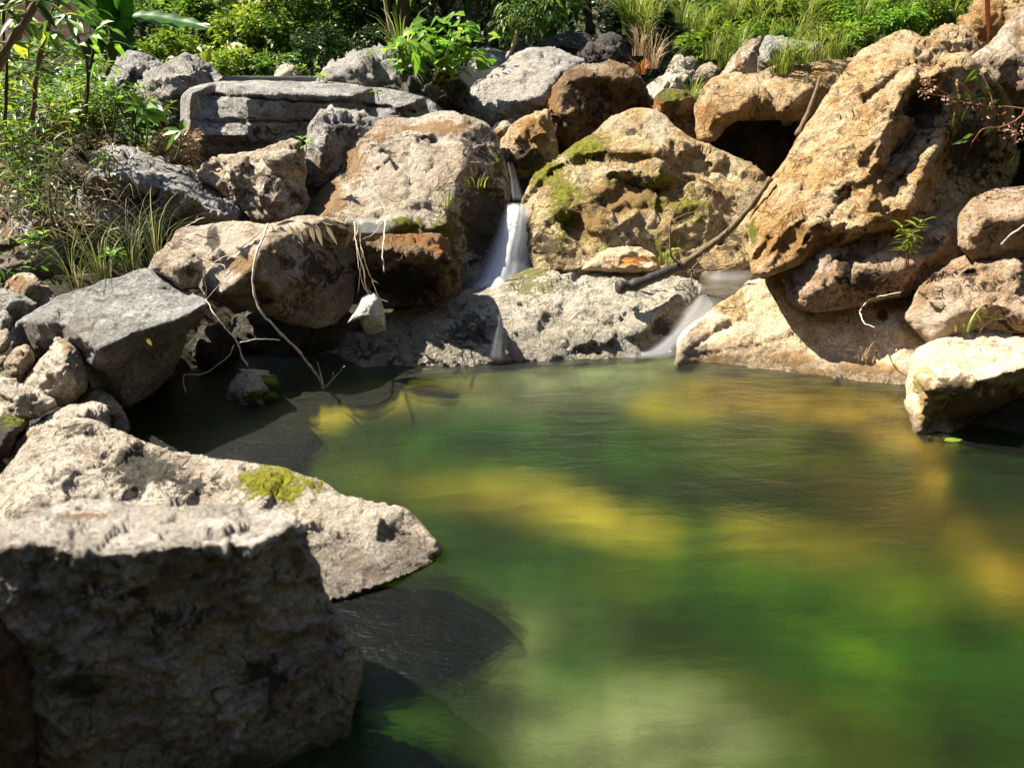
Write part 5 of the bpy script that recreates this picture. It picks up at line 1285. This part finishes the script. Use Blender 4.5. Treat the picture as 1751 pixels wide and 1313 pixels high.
# ================================================================== STICKS AND LITTER
def stick(label, paths, mat, name='twig', cat='twig', group=None, sides=7):
    o = tubes(name, [(pxpath(p, 6), r0, r1) for p, r0, r1 in paths], M[mat], None, sides)
    return tag(o, label, cat, group)
fb = empty('fallen_branch', P(1060, 494, 3.78), 'long fallen branch leaning from the wet slab up to the huge boulder', 'branch')
tubes('butt', [(pxpath([(1056, 492, 3.76), (1085, 487, 3.78), (1125, 472, 3.84), (1165, 455, 3.92)], 6), .032, .026)], M['log_wet'], fb, 10)
tubes('shaft', [(pxpath([(1163, 456, 3.915), (1200, 430, 3.92), (1245, 396, 3.9), (1285, 352, 3.86), (1318, 305, 3.84)], 6), .021, .013)], M['bark'], fb, 10)
stick('forked bare twig standing in front of the mossy boulder', [([(1185, 460, 3.9), (1160, 450, 3.9), (1147, 434, 3.9), (1146, 385, 3.92)], .006, .005), ([(1146, 385, 3.92), (1160, 372, 3.92), (1190, 360, 3.92), (1212, 340, 3.92)], .004, .002), ([(1146, 385, 3.92), (1175, 374, 3.9), (1195, 362, 3.9), (1205, 350, 3.88)], .003, .0015), ([(1146, 386, 3.92), (1155, 360, 3.92), (1178, 330, 3.92)], .004, .002)], 'bark')
stick('curved bare twigs lying across the small cascade', [([(1160, 448, 3.9), (1175, 462, 3.88), (1185, 458, 3.85), (1205, 432, 3.85)], .005, .003), ([(1185, 462, 3.86), (1182, 480, 3.84), (1186, 498, 3.82)], .004, .0025), ([(1180, 462, 3.86), (1225, 462, 3.86), (1256, 452, 3.9), (1290, 456, 3.92)], .004, .002), ([(1190, 466, 3.84), (1230, 456, 3.84), (1262, 452, 3.84)], .003, .002), ([(1210, 505, 3.72), (1235, 492, 3.72)], .003, .002)], 'bark')
stick('long pale crooked stick hanging from the split block into the pool', [([(458, 383, 3.42), (448, 410, 3.2), (436, 445, 3.1), (433, 490, 3.06), (444, 528, 3.04), (470, 560, 3.03), (505, 595, 3.06), (530, 625, 3.1), (550, 655, 3.15), (555, 680, 3.18)], 0.0044, 0.0058), ([(553, 660, 3.16), (548, 638, 3.2), (542, 618, 3.2)], 0.0031, 0.0014), ([(556, 664, 3.16), (572, 645, 3.16), (590, 626, 3.14)], 0.0027, 0.0014), ([(556, 662, 3.16), (566, 650, 3.14), (570, 636, 3.14)], 0.0020, 0.0014)], 'twig_w')
stick('thin stick lying over the top of the split block', [([(348, 460, 3.28), (375, 445, 3.32), (415, 422, 3.34), (448, 396, 3.4)], 0.0027, 0.0020), ([(348, 460, 3.28), (352, 490, 3.2), (352, 512, 3.14)], 0.0020, 0.0014), ([(362, 452, 3.22), (384, 455, 3.16), (380, 480, 3.14), (352, 512, 3.12)], 0.0020, 0.0010)], 'twig_w')
stick('broken reddish stem hanging between tilted slab and split block', [([(352, 512, 3.06), (365, 535, 3.0), (385, 560, 2.98), (405, 585, 2.98), (416, 612, 2.98), (424, 626, 2.98)], 0.0027, 0.0041), ([(410, 586, 2.98), (440, 580, 3.0), (480, 582, 3.04)], 0.0020, 0.0010), ([(400, 590, 2.98), (388, 612, 2.96), (350, 638, 2.94), (315, 640, 2.92)], 0.0020, 0.0014), ([(315, 640, 2.92), (314, 655, 2.92), (318, 672, 2.92)], 0.0020, 0.0014)], 'twig_w')
stick('pale thin stick hanging in front of the dark undercut rock', [([(659, 378, 3.9), (657, 405, 3.66), (654, 430, 3.56), (657, 466, 3.5)], 0.0027, 0.0034), ([(628, 322, 4.1), (655, 350, 4.02), (656, 370, 3.94), (640, 398, 3.84), (615, 412, 3.72)], 0.0020, 0.0014)], 'twig_w')
stick('bundle of hanging roots between the split block and the undercut rock', [([(606, 380, 3.6), (610, 420, 3.42), (622, 460, 3.36), (626, 490, 3.34), (634, 500, 3.34)], 0.0041, 0.0020), ([(612, 392, 3.58), (620, 430, 3.44), (632, 470, 3.4), (648, 486, 3.38)], 0.0027, 0.0014), ([(608, 400, 3.56), (613, 450, 3.42), (622, 490, 3.38), (633, 505, 3.36)], 0.0020, 0.0014), ([(614, 372, 3.66), (611, 395, 3.58), (604, 412, 3.5)], 0.0027, 0.0020), ([(616, 398, 3.5), (618, 450, 3.44), (612, 500, 3.42)], 0.0014, 0.0010), ([(636, 480, 3.4), (650, 510, 3.36), (664, 516, 3.34)], 0.0014, 0.0010)], 'bark_pale', 'roots', 'roots')
stick('bare branch propped against the ochre ledge beside the huge boulder', [([(1362, 232, 4.55), (1376, 205, 4.6), (1392, 165, 4.66), (1402, 132, 4.72)], .015, .009)], 'bark', 'fallen_branch', 'branch')
stick('thin pale twig lying over the pale shore slab', [([(1470, 535, 3.36), (1480, 518, 3.36), (1500, 508, 3.36), (1540, 500, 3.3)], .003, .002), ([(1470, 535, 3.36), (1478, 552, 3.3), (1496, 560, 3.26)], .003, .002)], 'twig_w')
stick('pale stem lying on the rounded tan boulder at the right edge', [([(1712, 418, 3.12), (1730, 400, 3.08), (1760, 380, 3.04)], .004, .003)], 'twig_w')
stick('dry twig sticking out left of the split block', [([(318, 388, 3.7), (335, 378, 3.66), (350, 372, 3.62)], .003, .0015), ([(335, 378, 3.66), (338, 370, 3.66)], .002, .001)], 'twig_w')

def loose_leaf(label, u, v, Y, du, dv, L, W, mat, rnd=.5, nrm=(0, -.5, 1), group=None, cat='leaf'):
    c = P(u, v, Y)
    e_ = P(u + du, v + dv, Y)
    o = leaf_obj('leaf', c[None], (e_ - c)[None], np.array([nrm], float), np.array([L]), np.array([W]), M[mat], None, .1, .15, np.array([rnd]), origin=c)
    return tag(o, label, cat, group)
for i, (u, v, du, dv) in enumerate([(466, 386, 10, 46), (478, 388, 4, 28), (492, 384, 22, 24), (505, 386, 18, 36), (516, 380, 30, 10), (530, 384, 8, 30), (540, 382, 12, 40), (556, 384, 22, 34), (500, 378, -30, 6), (486, 380, 26, -4), (520, 390, 4, 26), (548, 378, 36, 4), (575, 384, 30, 10), (590, 388, 24, 10), (604, 392, -10, 20)]):
    loose_leaf('curled dry straw leaf caught on the top of the split block', u, v, 3.52 + max(0, u - 500) * .0016 + RS.uniform(-.05, .0), du, dv, .05 + .04 * RS.rand() + abs(dv) * .0006, .012 + .016 * RS.rand(), 'straw', RS.uniform(.3, 1), (.3, -1, .3), 'dry leaves on the split block', 'dry leaf')
for i, (u, v, du, dv) in enumerate([(1062, 446, 24, -4), (1075, 448, 26, 4), (1090, 440, 22, 6), (1100, 446, -20, -6), (1108, 440, 18, 8), (1080, 452, -18, 2), (1116, 446, 16, 2)]):
    loose_leaf('fallen orange leaf beside the smooth pale stone on the wet slab', u, v, 4.0 + RS.uniform(-.02, .01), du, dv, .075, .034, 'rust', RS.uniform(.5, 1), (0, -.8, .7), 'orange leaves on the wet slab', 'fallen leaf')
pl = onz(1632, 753, .014)
o = leaf_obj('leaf', pl[None] - np.array([.04, 0, 0]), np.array([[1.0, .1, 0]]), np.array([[0, 0, 1.0]]), np.array([.075]), np.array([.04]), M['leaf_brt'], None, 0, .05, np.array([.9]), origin=pl)
tag(o, 'green leaf floating on the pool below the dark shaded block', 'leaf')
loose_leaf('yellow leaf stuck on the shaded front of the tilted slab', 252, 578, 2.68, 5, 8, .03, .018, 'leaf_yel', 1, (0, -1, .2))
loose_leaf('long dark green leaf with a red base leaning on the orange corner rock', 1690, 76, 4.95, -2, -90, .5, .035, 'rust', .2, (0, -1, .1))
loose_leaf('bright heart shaped leaf above the jagged grey boulder', 352, 108, 5.65, 4, -24, .1, .09, 'leaf_yel', 1, (0, -1, .2))

# dried flower stems at the right
df = empty('dried_flower_plant', P(1760, 195, 3.45), 'dried pinkish flower stems reaching in over the huge boulder', 'dried plant')
pths, heads = [], []
for (pts) in [[(1790, 200, 3.4), (1740, 184, 3.45), (1680, 182, 3.5), (1615, 166, 3.55), (1580, 160, 3.56)], [(1680, 182, 3.5), (1650, 150, 3.52), (1618, 128, 3.54), (1608, 112, 3.55)], [(1700, 184, 3.5), (1690, 150, 3.52), (1675, 118, 3.55)], [(1760, 190, 3.44), (1720, 215, 3.42), (1680, 222, 3.42), (1660, 250, 3.42)], [(1751, 190, 3.44), (1740, 220, 3.42), (1735, 250, 3.42)], [(1640, 172, 3.52), (1600, 150, 3.53), (1582, 142, 3.54)]]:
    pths.append((pxpath(pts, 5), .0035, .0015))
tubes('stem', pths, M['stem_r'], df, 5)
O = []
for (u, v, r, n_) in [(1588, 146, 16, 34), (1612, 116, 9, 14), (1580, 160, 10, 14), (1618, 172, 10, 10), (1660, 180, 14, 8), (1735, 205, 22, 24), (1720, 222, 18, 14), (1745, 230, 14, 16), (1690, 190, 18, 8)]:
    for _ in range(n_):
        a = RS.rand() * 6.28; q = RS.rand() ** .5 * r
        O.append(P(u + q * math.cos(a), v + q * math.sin(a), 3.5 + RS.uniform(-.06, .06)))
O = np.array(O); m = len(O)
leaf_obj('blossoms', O, rdir(m), rdir(m, .3), RS.uniform(.010, .024, m), RS.uniform(.006, .014, m), M['husk'], df, rnd=RS.uniform(.5, 1, m))
O = np.array([P(u, v, 3.5) for u, v in [(1672, 118), (1675, 128), (1668, 122), (1640, 170), (1655, 185), (1690, 165), (1665, 230), (1660, 240), (1745, 255), (1740, 262), (1700, 215), (1630, 190), (1650, 160), (1680, 150), (1710, 170)]])
m = len(O)
leaf_obj('foliage', O, rdir(m, -.4), np.tile([[0, -1.0, .3]], (m, 1)), RS.uniform(.05, .09, m), RS.uniform(.012, .024, m), M['leaf_mid'], df)

# torn pale plastic bag caught on the roots
def crumple():
    pts = [(630, 502), (640, 500), (652, 510), (657, 530), (660, 552), (662, 566), (650, 566), (640, 572), (626, 570), (618, 556), (612, 536), (606, 548), (594, 552), (604, 534), (612, 522), (618, 508)]
    cen = np.array([635, 538]); rings = 7
    V, Q = [], []
    for side in (0, 1):
        for k in range(rings + 1):
            f = k / rings
            for i, (u, v) in enumerate(pts):
                q = cen + (np.array([u, v]) - cen) * f
                bul = .055 * (1 - f ** 2.5) * (1 if side else -1)
                cr = .012 * perlin(np.array([[q[0] / 9, q[1] / 14, side * 3.3]]), 5)[0] + .006 * perlin(np.array([[q[0] / 4, q[1] / 6, side * 7.3]]), 6)[0]
                V.append(P(q[0], q[1], 3.3 + bul + cr))
    m = len(pts); off = (rings + 1) * m
    for side in (0, 1):
        for k in range(rings):
            for i in range(m):
                a = side * off + k * m + i; b = side * off + k * m + (i + 1) % m
                Q.append((a, b, b + m, a + m) if side else (b, a, a + m, b + m))
    for i in range(m):
        a = rings * m + i; b = rings * m + (i + 1) % m
        Q.append((a, b, b + off, a + off))
    return np.array(V), np.array(Q)
s = NT('dirty_plastic_film')
pos = s.n('NewGeometry').outputs['Position']
n1 = s.noise(pos, 38, 8, .7, .6)
col = s.mix(s.step(n1, .48, .66), (.62, .61, .55), (.26, .24, .14))
b = s.n('Bump', {'Strength': .9, 'Distance': .012, 'Height': s.noise(pos, 45, 6, .6, 1.2, )})
M['bag'] = s.surf(s.n('BsdfPrincipled', {'Base Color': col, 'Roughness': .38, 'Normal': b.outputs[0], 'Specular IOR Level': .5}).outputs[0])
bv_, bq = crumple()
tag(link('plastic_bag', mesh_np('plastic_bag', bv_, [bq]), M['bag'], origin=bv_.mean(0)), 'torn dirty white plastic bag caught on the hanging roots', 'plastic bag')
